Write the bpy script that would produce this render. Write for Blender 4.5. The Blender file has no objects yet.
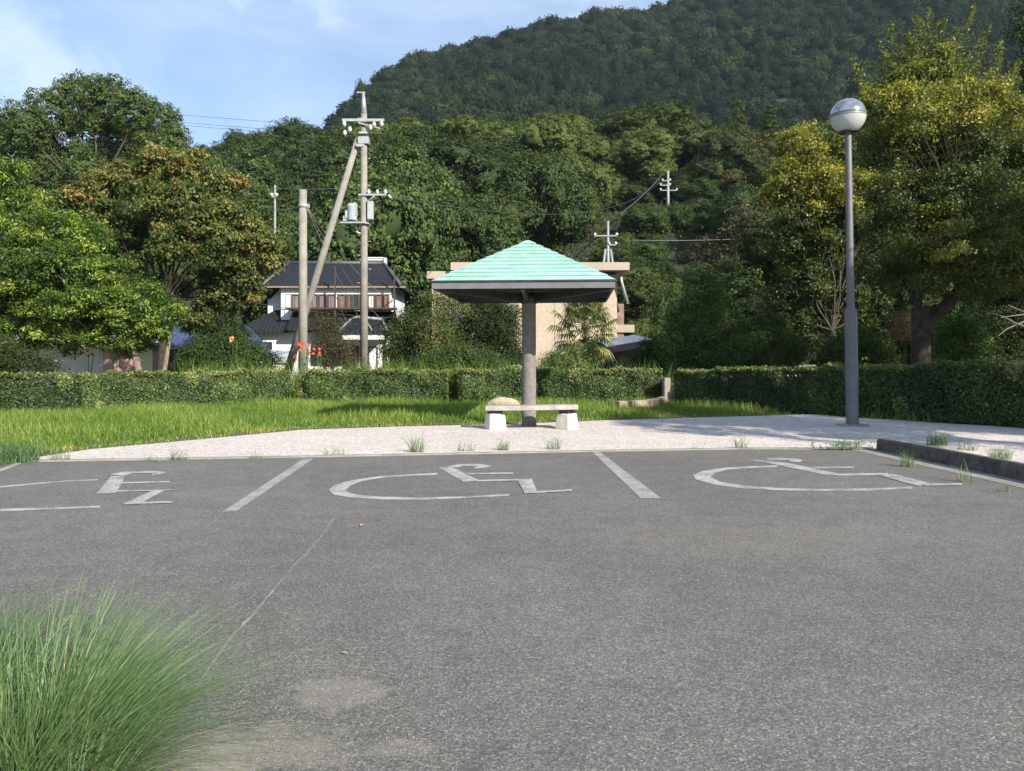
import bpy, math, random
import numpy as np
from mathutils import Vector, Matrix
R = math.radians
rng = np.random.default_rng(7)
random.seed(7)
F_, CX, HY, EH = 780.0, 512.0, 356.0, 1.5
scene = bpy.context.scene
col = scene.collection

def P(u, v, d): return Vector(((u-CX)*d/F_, d, EH-(v-HY)*d/F_))
def G(u, v, z=0.0):
    d = F_*(EH-z)/(v-HY); return Vector(((u-CX)*d/F_, d, z))
def X(u, d): return (u-CX)*d/F_
def Z(v, d): return EH-(v-HY)*d/F_

# ------------------------------------------------------------------ materials
def newmat(name):
    m = bpy.data.materials.new(name); m.use_nodes = True
    nt = m.node_tree; nt.nodes.clear()
    return m, nt, nt.nodes, nt.links
def out(nt, sock):
    o = nt.nodes.new('ShaderNodeOutputMaterial'); nt.links.new(sock, o.inputs['Surface'])
def noise(nt, scale, detail=4, rough=.6, vec=None, dist=0):
    n = nt.nodes.new('ShaderNodeTexNoise'); n.inputs['Scale'].default_value = scale
    n.inputs['Detail'].default_value = detail; n.inputs['Roughness'].default_value = rough
    n.inputs['Distortion'].default_value = dist
    if vec: nt.links.new(vec, n.inputs['Vector'])
    return n.outputs['Fac']
def ramp(nt, fac, stops, interp='LINEAR'):
    r = nt.nodes.new('ShaderNodeValToRGB'); r.color_ramp.interpolation = interp
    e = r.color_ramp.elements
    while len(e) < len(stops): e.new(.5)
    for i, (p, c) in enumerate(stops):
        e[i].position = p; e[i].color = (c[0], c[1], c[2], 1) if len(c) == 3 else c
    nt.links.new(fac, r.inputs['Fac']); return r.outputs['Color']
def mixc(nt, fac, a, b, mode='MIX'):
    m = nt.nodes.new('ShaderNodeMix'); m.data_type = 'RGBA'; m.blend_type = mode
    for i, s in ((0, fac), (6, a), (7, b)):
        if hasattr(s, 'links'): nt.links.new(s, m.inputs[i])
        elif isinstance(s, (int, float)): m.inputs[i].default_value = s
        else: m.inputs[i].default_value = (s[0], s[1], s[2], 1)
    return m.outputs[2]
def coords(nt, kind='Object'):
    return nt.nodes.new('ShaderNodeTexCoord').outputs[kind]
def bump(nt, h, strength=.3, dist=.02):
    b = nt.nodes.new('ShaderNodeBump'); b.inputs['Strength'].default_value = strength
    b.inputs['Distance'].default_value = dist; nt.links.new(h, b.inputs['Height']); return b.outputs['Normal']
def princ(nt, color, rough=.7, metal=0, spec=.5, normal=None):
    p = nt.nodes.new('ShaderNodeBsdfPrincipled')
    if hasattr(color, 'links'): nt.links.new(color, p.inputs['Base Color'])
    else: p.inputs['Base Color'].default_value = (*color, 1)
    p.inputs['Roughness'].default_value = rough; p.inputs['Metallic'].default_value = metal
    p.inputs['Specular IOR Level'].default_value = spec
    if normal: nt.links.new(normal, p.inputs['Normal'])
    return p.outputs[0]
def M(name, c1, c2=None, scale=6, rough=.7, metal=0, spec=.4, bmp=.2, fine=40, lo=.35, hi=.65):
    """two-tone weathered surface with a fine grain"""
    m, nt, N, L = newmat(name)
    c2 = c2 or tuple(x*.75 for x in c1)
    v = coords(nt)
    n1 = noise(nt, scale, 5, .6, v); n2 = noise(nt, fine, 3, .6, v)
    c = ramp(nt, n1, [(lo, c1), (hi, c2)])
    c = mixc(nt, 1.0, c, ramp(nt, n2, [(.3, (.85, .85, .85)), (.7, (1.1, 1.1, 1.1))]), 'MULTIPLY')
    out(nt, princ(nt, c, rough, metal, spec, bump(nt, n2, bmp, .01))); return m
def leafmat(name, stops, transl=.3, rough=.5, objvar=.25, spec=.35):
    m, nt, N, L = newmat(name)
    a = N.new('ShaderNodeAttribute'); a.attribute_name = 'tint'
    c = ramp(nt, a.outputs['Fac'], stops)
    oi = N.new('ShaderNodeObjectInfo')
    c = mixc(nt, 1.0, c, ramp(nt, oi.outputs['Random'], [(0, (1-objvar, 1-objvar, 1-objvar*.9)), (.5, (1, 1, 1)), (1, (1+objvar*.9, 1+objvar*.6, 1-objvar*.4))]), 'MULTIPLY')
    b = princ(nt, c, rough, 0, spec)
    t = N.new('ShaderNodeBsdfTranslucent')
    L.new(mixc(nt, 1.0, c, (1.5, 1.6, .7), 'MULTIPLY'), t.inputs['Color'])
    ms = N.new('ShaderNodeMixShader'); ms.inputs[0].default_value = transl
    L.new(b, ms.inputs[1]); L.new(t.outputs[0], ms.inputs[2]); out(nt, ms.outputs[0]); return m

# ------------------------------------------------------------------ objects
def link(o, parent=None):
    col.objects.link(o)
    if parent: o.parent = parent
    return o
def tag(o, label, cat, group=None, kind=None):
    if kind: o['kind'] = kind
    if label: o['label'] = label
    if cat: o['category'] = cat
    if group: o['group'] = group
    return o
def empty(name, loc, label, cat, group=None, rz=0):
    o = bpy.data.objects.new(name, None); o.empty_display_size = .2
    o.location = loc; o.rotation_euler[2] = rz; link(o)
    return tag(o, label, cat, group)
def mesh_np(name, V, F, mat, tint=None, smooth=False):
    V = np.asarray(V, dtype=np.float32).reshape(-1, 3); F = np.asarray(F, dtype=np.int32)
    me = bpy.data.meshes.new(name); me.vertices.add(len(V)); me.vertices.foreach_set('co', V.ravel())
    n, k = F.shape
    me.loops.add(n*k); me.loops.foreach_set('vertex_index', F.ravel())
    me.polygons.add(n); me.polygons.foreach_set('loop_start', np.arange(0, n*k, k, dtype=np.int32))
    if tint is not None:
        a = me.attributes.new('tint', 'FLOAT', 'FACE'); a.data.foreach_set('value', np.asarray(tint, dtype=np.float32))
    if smooth: me.polygons.foreach_set('use_smooth', np.ones(n, dtype=bool))
    me.update(calc_edges=True); me.validate()
    if mat: me.materials.append(mat)
    return me
def obj_np(name, V, F, mat, parent=None, tint=None, smooth=False):
    return link(bpy.data.objects.new(name, mesh_np(name, V, F, mat, tint, smooth)), parent)
class MB:
    """collects polygons of mixed size for one mesh"""
    def __init__(s): s.v = []; s.f = []; s.sm = []
    def add(s, V, F, sm=False):
        b = len(s.v); s.v += [tuple(p) for p in V]; s.f += [tuple(b+i for i in f) for f in F]; s.sm += [sm]*len(F); return s
    def box(s, c, d, rz=0, rx=0, ry=0, taper=1.0):
        cx, cy, cz = c; hx, hy, hz = d[0]/2, d[1]/2, d[2]/2
        m = Matrix.Rotation(rz, 3, 'Z') @ Matrix.Rotation(ry, 3, 'Y') @ Matrix.Rotation(rx, 3, 'X')
        V = []
        for z in (-hz, hz):
            t = taper if z > 0 else 1
            for x, y in ((-hx, -hy), (hx, -hy), (hx, hy), (-hx, hy)):
                p = m @ Vector((x*t, y*t, z)); V.append((p.x+cx, p.y+cy, p.z+cz))
        return s.add(V, [(3, 2, 1, 0), (4, 5, 6, 7), (0, 1, 5, 4), (1, 2, 6, 5), (2, 3, 7, 6), (3, 0, 4, 7)])
    def tube(s, pts, radii, n=10, cap=True):
        pts = [Vector(p) for p in pts]
        if not hasattr(radii, '__len__'): radii = [radii]*len(pts)
        V = []; prev = None
        for i, p in enumerate(pts):
            t = (pts[min(i+1, len(pts)-1)]-pts[max(i-1, 0)])
            t = t.normalized() if t.length > 1e-6 else Vector((0, 0, 1))
            a = prev if prev is not None else (Vector((1, 0, 0)) if abs(t.x) < .8 else Vector((0, 1, 0)))
            a = (a - t*a.dot(t)).normalized(); prev = a; b = t.cross(a)
            for k in range(n):
                q = 2*math.pi*k/n; V.append(p+radii[i]*(a*math.cos(q)+b*math.sin(q)))
        F = []
        for i in range(len(pts)-1):
            for k in range(n):
                k2 = (k+1) % n; F.append((i*n+k, i*n+k2, (i+1)*n+k2, (i+1)*n+k))
        s.add(V, F, True)
        if cap:
            b = len(s.v)-len(V)
            s.f += [tuple(b+k for k in reversed(range(n))), tuple(b+(len(pts)-1)*n+k for k in range(n))]; s.sm += [False]*2
        return s
    def lathe(s, prof, c=(0, 0, 0), n=32):
        V = [(c[0]+r*math.cos(2*math.pi*k/n), c[1]+r*math.sin(2*math.pi*k/n), c[2]+z) for r, z in prof for k in range(n)]
        F = [(i*n+k, i*n+(k+1) % n, (i+1)*n+(k+1) % n, (i+1)*n+k) for i in range(len(prof)-1) for k in range(n)]
        return s.add(V, F, True)
    def obj(s, name, mat, parent=None, bevel=0, smooth=True):
        me = bpy.data.meshes.new(name); me.from_pydata(s.v, [], s.f)
        if smooth: me.polygons.foreach_set('use_smooth', s.sm)
        me.materials.append(mat); me.update()
        o = link(bpy.data.objects.new(name, me), parent)
        if bevel:
            b = o.modifiers.new('bevel', 'BEVEL'); b.width = bevel; b.segments = 2; b.limit_method = 'ANGLE'
        return o
def poly_sheet(name, pts, z, mat, kind='structure'):
    V = [(p[0], p[1], z) for p in pts]
    a = sum(V[i][0]*V[(i+1) % len(V)][1]-V[(i+1) % len(V)][0]*V[i][1] for i in range(len(V)))
    if a < 0: V.reverse()
    o = MB().add(V, [tuple(range(len(V)))]).obj(name, mat)
    o['kind'] = kind; return o

# ------------------------------------------------------------------ foliage
def unit(v): return v/np.maximum(np.linalg.norm(v, axis=-1, keepdims=True), 1e-9)
def rdir(n): return unit(rng.normal(size=(n, 3)))
def leaf_quads(Pn, Nn, size, asp=.5, jit=.6, droop=0):
    n = len(Pn); nn = unit(Nn+jit*rng.normal(size=(n, 3)))
    t = rdir(n); t[:, 2] -= droop; t = unit(t-nn*np.sum(t*nn, 1, keepdims=True)); b = np.cross(nn, t)
    s = (size*rng.uniform(.65, 1.3, n))[:, None]
    V = np.stack([Pn-t*s*.5, Pn+b*s*asp*.5+nn*s*.06, Pn+t*s*.5-nn*s*.08, Pn-b*s*asp*.5+nn*s*.06], 1)
    return V.reshape(-1, 3)
def qf(n): return np.arange(n*4, dtype=np.int32).reshape(-1, 4)
def sphere_q(c, r, nu=8, nv=6, rough=.12):
    u = np.linspace(0, 2*np.pi, nu, endpoint=False); v = np.linspace(0.15, np.pi-.15, nv)
    uu, vv = np.meshgrid(u, v); rr = r*(1+rng.normal(size=uu.shape)*rough)
    V = np.stack([c[0]+rr*np.sin(vv)*np.cos(uu), c[1]+rr*np.sin(vv)*np.sin(uu), c[2]+rr*np.cos(vv)], -1).reshape(-1, 3)
    F = [(j*nu+i, (j+1)*nu+i, (j+1)*nu+(i+1) % nu, j*nu+(i+1) % nu) for j in range(nv-1) for i in range(nu)]
    return V, np.array(F)
def sprays(lobes, n, per=28, spread=.22, shell=(.55, 1.08), upb=.25, flat=.6, pads=0):
    """leaf positions gathered in sprays on and in the lobes; returns P, N, lobe index, spray random"""
    L = np.array([l[:4] for l in lobes], dtype=float)
    w = L[:, 3]**2; w /= w.sum(); ns = max(1, n//per)
    li = rng.choice(len(L), ns, p=w)
    d = rdir(ns); d[:, 2] += upb; d = unit(d)
    rr = L[li, 3]*rng.uniform(shell[0], shell[1], ns)*(1+.12*np.sin(d[:, 0]*5+li)*np.cos(d[:, 1]*6+li*2))
    C = L[li, :3]+d*rr[:, None]
    sr = rng.random(ns)
    if pads:   # foliage gathered in flattened pads with gaps between them
        K = pads; pd = rdir(len(L)*K); pd[:, 2] = pd[:, 2]*.9+upb; pd = unit(pd)
        pr = rng.uniform(.62, 1.05, len(L)*K); pc = np.repeat(L[:, :3], K, 0)+pd*(np.repeat(L[:, 3], K)*pr)[:, None]; psz = np.repeat(L[:, 3], K)*rng.uniform(.26, .50, len(L)*K); pt = rng.random(len(L)*K)
        q = li*K+rng.integers(0, K, ns); o_ = rdir(ns)*(rng.random(ns)**.45)[:, None]*psz[q][:, None]; o_[:, 2] *= .55
        kp = rng.random(ns) < .7; C = np.where(kp[:, None], pc[q]+o_, C); d = np.where(kp[:, None], unit(pd[q]*.4+unit(o_)*.6+np.array([0, 0, .3])), d); sr = np.where(kp, sr*.45+pt[q]*.55, sr*.6)
    li2 = np.repeat(li, per); dd = np.repeat(d, per, 0); CC = np.repeat(C, per, 0); srr = np.repeat(sr, per)
    off = rng.normal(size=(ns*per, 3))*spread; off[:, 2] *= flat
    return CC+off, dd, li2, srr
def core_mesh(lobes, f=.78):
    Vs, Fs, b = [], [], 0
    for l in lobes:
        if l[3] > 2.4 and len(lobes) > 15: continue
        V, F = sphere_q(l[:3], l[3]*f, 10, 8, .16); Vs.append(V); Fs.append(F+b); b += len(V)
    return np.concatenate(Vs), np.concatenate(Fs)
def crown_mesh(name, lobes, n, size, mat, base=(0, 0, 0), core=0, tint0=.4, tvar=.35, ltint=None, asp=.5, jit=.6, per=28, spread=.22, shell=(.55, 1.08), upb=.25, droop=0, toptint=0, shoots=None, flat=.6, pads=0):
    Pn, Nn, li, sr = sprays(lobes, n, per, spread, shell, upb, flat, pads)
    t = tint0+(sr-.5)*tvar+rng.normal(size=len(Pn))*.07
    if ltint is not None: t = t+np.array(ltint)[li]
    if shoots is not None:
        SP, SN, ST = [], [], []
        for (a, b, k, tt) in shoots:
            a = np.array(a); b = np.array(b); s = rng.random(k)**.8
            bend = np.outer(np.sin(s*3.1), rng.normal(size=3)*.08)
            SP.append(a+(b-a)*s[:, None]+bend+rng.normal(size=(k, 3))*(.16*(1.15-s))[:, None]); SN.append(rdir(k)+[0, 0, .4]); ST.append(np.full(k, tt)+rng.normal(size=k)*.08)
        Pn = np.concatenate([Pn]+SP); Nn = np.concatenate([Nn]+SN); t = np.concatenate([t]+ST)
    Nn = unit(Nn+np.array([0, 0, .35]))
    V = leaf_quads(Pn, Nn, size, asp, jit, droop); F = qf(len(Pn))
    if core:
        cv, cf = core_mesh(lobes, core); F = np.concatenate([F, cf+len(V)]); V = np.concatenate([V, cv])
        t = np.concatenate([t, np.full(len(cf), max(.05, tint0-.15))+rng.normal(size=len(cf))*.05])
    V = V-np.array(base)
    return mesh_np(name, V, F, mat, np.clip(t, 0, 1))
def limb(mb, a, b, r0, r1, wig=.12, n=6, segs=6):
    a, b = Vector(a), Vector(b); L = (b-a).length; pts = []; rad = []
    ph = random.random()*6
    for i in range(segs+1):
        s = i/segs; p = a.lerp(b, s)
        k = math.sin(s*math.pi)*wig*L
        p += Vector((math.sin(ph+s*4)*k*.5, math.cos(ph*1.7+s*3)*k*.5, -k*.5*(1-s)+k*.25))
        pts.append(p); rad.append(r0+(r1-r0)*s**.8)
    mb.tube(pts, rad, n, cap=False); return pts
def near_tree(name, label, cat, base, r0, fork, lobes, n, size, mat, bark, trunks=None, group=None, twigs=5, **kw):
    """trunk and limbs reaching into each lobe; lobes are (x,y,z,r) in world space"""
    base = Vector(base); root = empty(name, base, label, cat, group)
    mb = MB(); starts = trunks or [(base, Vector(fork), r0)]
    forks = []
    for (a, f, r) in starts:
        a = Vector(a); f = Vector(f)
        mid = a.lerp(f, .5)+Vector((random.uniform(-.06, .06), 0, 0))
        pts = [a-Vector((0, 0, .1)), a+Vector((0, 0, .12)), a.lerp(mid, .5), mid, mid.lerp(f, .5), f]
        mb.tube([p-base for p in pts], [r*1.5, r*1.15, r, r*.92, r*.88, r*.85], 12, cap=False); forks.append((f, r*.8))
    for l in lobes:
        c = Vector(l[:3]); f, r = min(forks, key=lambda q: (q[0]-c).length)
        rr = r*min(.6, .28+l[3]*.10)
        pts = limb(mb, f-base, c-base, rr, rr*.22)
        for k in range(twigs):
            s = random.choice(pts[2:]); dv = Vector(rdir(1)[0]); dv.z = abs(dv.z)*.7
            limb(mb, s, c-base+dv*l[3]*.95, rr*.28, .008, .1, 4, 4)
    mb.obj('trunk', bark, root)
    me = crown_mesh('crown', lobes, n, size, mat, base=base, **kw)
    link(bpy.data.objects.new('crown', me), root)
    return root
def blades(bases, h, width, lean, ldir=None, segs=4, wig=.0, curve=1.6):
    """grass blades as bent tapering strips"""
    n = len(bases); h = np.broadcast_to(h, n); lean = np.broadcast_to(lean, n); w = np.broadcast_to(width, n)
    az = rng.uniform(0, 2*np.pi, n) if ldir is None else ldir
    D = np.stack([np.cos(az), np.sin(az), np.zeros(n)], 1); S = np.stack([-np.sin(az), np.cos(az), np.zeros(n)], 1)
    a2 = rng.uniform(0, 2*np.pi, n); S = unit(S*np.cos(a2)[:, None]+D*np.sin(a2)[:, None]*.6)
    V = []
    for i in range(segs+1):
        s = i/segs
        hz = h*(s-.42*np.clip(lean, 0, 1.8)*s**2.4); out_ = h*lean*s**curve
        c = bases+D*out_[:, None]; c[:, 2] += hz
        ww = (w*(1-s)**.7*.5+.0004)[:, None]
        V += [c-S*ww, c+S*ww]
    V = np.stack(V, 1)                      # n, 2(segs+1), 3
    k = 2*(segs+1)
    f = np.array([[2*i, 2*i+1, 2*i+3, 2*i+2] for i in range(segs)])
    F = (np.arange(n)[:, None, None]*k+f[None]).reshape(-1, 4)
    return V.reshape(-1, 3), F
def smooth(t): t = np.clip(t, 0, 1); return t*t*(3-2*t)

# ------------------------------------------------------------------ material library
BARK = M('bark', (.11, .085, .065), (.045, .035, .028), 9, .95, bmp=.9, fine=22)
BARKD = M('shade_darkened_bark', (.06, .045, .034), (.022, .018, .014), 7, .95, bmp=1.2, fine=16)  # bark tone lowered so the colour carries the trunk's shade
BARKL = M('pale_bark', (.26, .21, .16), (.12, .095, .07), 7, .95, bmp=.8, fine=25)
g = lambda *a: [(p, c) for p, c in a]
LEAF_HILL = leafmat('hill_foliage', g((0, (.014, .024, .011)), (.35, (.030, .048, .018)), (.6, (.052, .078, .026)), (.85, (.090, .120, .038)), (1, (.15, .17, .06))), .15, .75, spec=.12)
LEAF_OLIVE = leafmat('olive_foliage', g((0, (.022, .032, .012)), (.4, (.056, .080, .024)), (.7, (.105, .138, .040)), (1, (.18, .20, .065))), .15, .75, spec=.12)
LEAF_LUSH = leafmat('lush_foliage', g((0, (.014, .032, .014)), (.4, (.043, .072, .024)), (.7, (.084, .122, .036)), (1, (.14, .21, .045))), .2, .7, spec=.15)
LEAF_DULL = leafmat('dull_foliage', g((0, (.03, .03, .018)), (.4, (.062, .062, .032)), (.7, (.12, .10, .06)), (1, (.20, .15, .10))), .12, .8, spec=.1)
LEAF_MT = leafmat('mountain_foliage', g((0, (.006, .012, .007)), (.5, (.0155, .027, .012)), (.8, (.029, .043, .017)), (1, (.050, .062, .024))), .05, .9, objvar=0, spec=.03)  # albedo kept low to paint shade over the mountain wood
LEAF_BRIGHT = leafmat('bright_foliage', g((0, (.018, .036, .010)), (.35, (.036, .072, .014)), (.55, (.075, .135, .020)), (.8, (.20, .27, .035)), (1, (.36, .40, .07))), .3, .45, objvar=0)
LEAF_AUTUMN = leafmat('turning_foliage', g((0, (.026, .040, .014)), (.35, (.068, .098, .025)), (.6, (.155, .168, .040)), (.8, (.33, .22, .075)), (1, (.45, .18, .08))), .3, .5, objvar=0)
LEAF_YELLOW = leafmat('yellow_foliage', g((0, (.018, .028, .010)), (.3, (.042, .064, .016)), (.5, (.10, .125, .024)), (.68, (.24, .24, .045)), (.85, (.48, .40, .06)), (1, (.58, .40, .06))), .32, .5, objvar=0)
LEAF_HEDGE = leafmat('hedge_foliage', g((0, (.022, .032, .012)), (.35, (.042, .074, .021)), (.6, (.088, .138, .034)), (.85, (.19, .24, .06)), (1, (.32, .30, .13))), .2, .5, objvar=.08)
LEAF_PALM = leafmat('palm_foliage', g((0, (.03, .045, .02)), (.5, (.10, .13, .035)), (1, (.34, .32, .12))), .25, objvar=0)
GRASS = leafmat('grass', g((0, (.050, .085, .014)), (.45, (.092, .168, .024)), (.75, (.185, .275, .042)), (1, (.42, .38, .13))), .35, objvar=0)
GRASSF = leafmat('tussock_grass', g((0, (.045, .095, .035)), (.4, (.105, .185, .070)), (.8, (.22, .30, .14)), (1, (.46, .40, .20))), .3, objvar=0, spec=.4)

# ------------------------------------------------------------------ ground and paving
def asphalt():
    m, nt, N, L = newmat('asphalt'); v = coords(nt)
    big = noise(nt, .35, 4, .6, v); mid = noise(nt, 3.0, 5, .7, v)
    c = ramp(nt, big, [(.3, (.118, .113, .106)), (.7, (.154, .148, .139))])
    c = mixc(nt, 1, c, ramp(nt, mid, [(.3, (.84, .84, .84)), (.7, (1.12, 1.12, 1.11))]), 'MULTIPLY')
    vo = N.new('ShaderNodeTexVoronoi'); vo.inputs['Scale'].default_value = 135; L.new(v, vo.inputs['Vector'])
    sep = N.new('ShaderNodeSeparateColor'); L.new(vo.outputs['Color'], sep.inputs[0])
    c = mixc(nt, 1, c, ramp(nt, sep.outputs[0], [(0, (.55, .55, .55)), (.45, (.85, .85, .85)), (.8, (1.2, 1.19, 1.16)), (.95, (1.7, 1.66, 1.6)), (1, (2.4, 2.3, 2.2))]), 'MULTIPLY')
    f2 = noise(nt, 26, 3, .7, v)
    c = mixc(nt, 1, c, ramp(nt, f2, [(.3, (.82, .82, .82)), (.7, (1.15, 1.15, 1.15))]), 'MULTIPLY')
    # pale dusty stains, each at a place of its own
    for (x, y, rx, ry, a) in ((-.78, 3.48, .26, .20, .5), (-.95, 2.98, .40, .22, .55), (-.42, 2.98, .18, .09, .35), (-1.2, 2.85, .3, .25, .7), (-3.0, 8.5, .9, .5, .15), (2.0, 6.5, 1.6, .9, .12)):
        mp = N.new('ShaderNodeMapping'); mp.vector_type = 'TEXTURE'
        mp.inputs['Location'].default_value = (x, y, 0); mp.inputs['Scale'].default_value = (rx, ry, 1)
        L.new(v, mp.inputs[0])
        ad = N.new('ShaderNodeMixRGB'); ad.blend_type = 'ADD'; ad.inputs[0].default_value = 1
        nz = N.new('ShaderNodeTexNoise'); nz.inputs['Scale'].default_value = 9; nz.inputs['Detail'].default_value = 4; L.new(v, nz.inputs['Vector'])
        sb = N.new('ShaderNodeVectorMath'); sb.operation = 'SUBTRACT'; sb.inputs[1].default_value = (.5, .5, .5); L.new(nz.outputs['Color'], sb.inputs[0])
        sc = N.new('ShaderNodeVectorMath'); sc.operation = 'MULTIPLY_ADD'; sc.inputs[1].default_value = (1.5, 1.5, 0); L.new(sb.outputs[0], sc.inputs[0]); L.new(mp.outputs[0], sc.inputs[2])
        ln = N.new('ShaderNodeVectorMath'); ln.operation = 'LENGTH'; L.new(sc.outputs[0], ln.inputs[0])
        f = ramp(nt, ln.outputs['Value'], [(.55, (a, a, a)), (1.0, (0, 0, 0))])
        c = mixc(nt, f, c, mixc(nt, .55, c, (.33, .30, .25)))
    out(nt, princ(nt, c, .85, 0, .35, bump(nt, sep.outputs[0], .5, .004))); return m
ASPHALT = asphalt()
def path_mat():
    m, nt, N, L = newmat('aggregate_concrete'); v = coords(nt)
    c = ramp(nt, noise(nt, .8, 5, .65, v), [(.3, (.52, .465, .425)), (.7, (.60, .545, .505))])
    vo = N.new('ShaderNodeTexVoronoi'); vo.inputs['Scale'].default_value = 38; L.new(v, vo.inputs['Vector'])
    sep = N.new('ShaderNodeSeparateColor'); L.new(vo.outputs['Color'], sep.inputs[0])
    c = mixc(nt, 1, c, ramp(nt, sep.outputs[0], [(0, (.62, .6, .6)), (.4, (.92, .92, .92)), (.8, (1.08, 1.07, 1.05)), (1, (1.3, 1.3, 1.3))]), 'MULTIPLY')
    c = mixc(nt, 1, c, ramp(nt, noise(nt, 9, 4, .7, v), [(.3, (.86, .86, .85)), (.65, (1.05, 1.05, 1.05))]), 'MULTIPLY')
    out(nt, princ(nt, c, .9, 0, .3, bump(nt, sep.outputs[0], .4, .005))); return m
PATH = path_mat()
SOIL = M('earth_and_turf', (.055, .075, .022), (.10, .085, .045), 1.4, 1, bmp=.6, fine=30)
FOREST_FLOOR = M('forest_floor', (.018, .028, .010), (.035, .036, .016), .15, 1, bmp=.3, fine=3)
CONC = M('grey_concrete', (.30, .285, .26), (.22, .21, .19), 5, .9, bmp=.4, fine=60)
GUTTER = M('gutter_concrete', (.30, .28, .25), (.20, .19, .17), 3, .95, bmp=.5, fine=70)
KERBM = M('shade_darkened_kerb_concrete', (.13, .115, .10), (.06, .053, .045), 7, .95, bmp=.6, fine=50)  # concrete tone darkened to paint in the shade on the kerb face
def paint_mat(name='worn_road_paint', cut=.44, col1=(.50, .50, .49)):
    m, nt, N, L = newmat(name); v = coords(nt)
    w = noise(nt, 55, 4, .7, v); w2 = noise(nt, 3.5, 4, .6, v)
    ad = N.new('ShaderNodeMath'); ad.operation = 'MULTIPLY_ADD'; ad.inputs[1].default_value = .6; L.new(w2, ad.inputs[0]); L.new(w, ad.inputs[2])
    f = ramp(nt, ad.outputs[0], [(cut+.16, (0, 0, 0)), (cut+.40, (1, 1, 1))])
    c = mixc(nt, f, (.16, .155, .148), mixc(nt, w2, col1, tuple(x*.8 for x in col1)))
    out(nt, princ(nt, c, .8, 0, .3)); return m
PAINT = paint_mat(cut=.52); PAINT2 = paint_mat('worn_bay_line_paint', .50, (.40, .39, .37)); CRACKM = paint_mat('sandy_crack_fill', .60, (.42, .37, .30))

s = 4000
MB().add([(-s, -200, -.012), (s, -200, -.012), (s, s, -.012), (-s, s, -.012)], [(0, 1, 2, 3)]).obj('ground', SOIL)['kind'] = 'structure'
# car park asphalt
edge = [G(-300, 481), G(-100, 466), G(30, 461.5), G(310, 457), G(592, 451.5), G(740, 449), G(872, 448.5)]
kx0, ky0 = 5.80, 12.42   # kerb foot, far end
kx1, ky1 = 6.12, 9.29
kd = Vector((kx1-kx0, ky1-ky0)).normalized(); kf = Vector((kx0, ky0))+kd*18
gx = .36
park = [(-30, -8), (kf.x-gx, -8), (kx0+kd.x*14.0-gx, ky0+kd.y*14.0), (kx0-gx, ky0)]+[(p.x, p.y) for p in reversed(edge[:-1])]+[(-30, edge[0].y-1)]
poly_sheet('parking_lot', park, 0.0, ASPHALT)
g0 = Vector((kx0, ky0)); nrm = Vector((kd.y, -kd.x)) # to the left or right
if nrm.x > 0: nrm = -nrm
ge = g0+kd*18
poly_sheet('concrete_gutter', [(g0+nrm*gx)+Vector((-.02, .1)), g0+Vector((.2, .1)), ge+Vector((.2, 0)), ge+nrm*gx], .004, GUTTER)
backedge = [G(-60, 470), G(8, 463), G(30, 459), G(90, 450), G(200, 440), G(300, 430.5), G(400, 427), G(500, 425), G(600, 421), G(700, 418), G(840, 414), G(950, 416)]
pp = [(p.x, p.y) for p in edge[2:-1]]+[(kx0-.1, ky0+.1), (kx0+.17, ky0+.05), (kf.x+.17, kf.y), (20, -6), (24, 14)]+[(p.x+(1.6 if i == len(backedge)-1 else 0), p.y) for i, p in reversed(list(enumerate(backedge))) if i > 1]
poly_sheet('footpath', pp, .012, PATH)
# thin concrete edging between path and asphalt
mb = MB()
for a, b in zip(edge[2:-1], edge[3:]):
    a = Vector((a.x, a.y)); b = Vector((b.x, b.y)); t = (b-a).normalized(); nn = Vector((-t.y, t.x))
    for A in (0,):
        q = [a-nn*.05, b-nn*.05, b+nn*.05, a+nn*.05]
        V = [(p.x, p.y, z) for z in (-.02, .02) for p in q]
        mb.add(V, [(4, 5, 6, 7), (0, 1, 5, 4), (2, 3, 7, 6), (1, 2, 6, 5), (3, 0, 4, 7)])
mb.obj('path_kerb', GUTTER)['kind'] = 'structure'
# raised kerb, cast in lengths, with a rounded far end
mb = MB(); nseg = 12
for i in range(nseg):
    a = g0+kd*(i*1.0+(.0 if i else 0)); b = g0+kd*(i*1.0+.992)
    w = .16; hh = .20
    sec = [(0, 0), (.012, hh-.03), (.04, hh), (w-.03, hh), (w, hh-.03), (w, 0)]
    V = []
    for q in (a, b):
        for (sx, sz) in sec:
            p = q-nrm*sx; V.append((p.x, p.y, sz if not (i == 0 and q is a) else sz*.93))
    k = len(sec)
    mb.add(V, [(j, j+1, k+j+1, k+j) for j in range(k-1)]+[tuple(range(k)), tuple(reversed(range(k, 2*k)))])
mb.obj('kerb', KERBM)['kind'] = 'structure'

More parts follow.
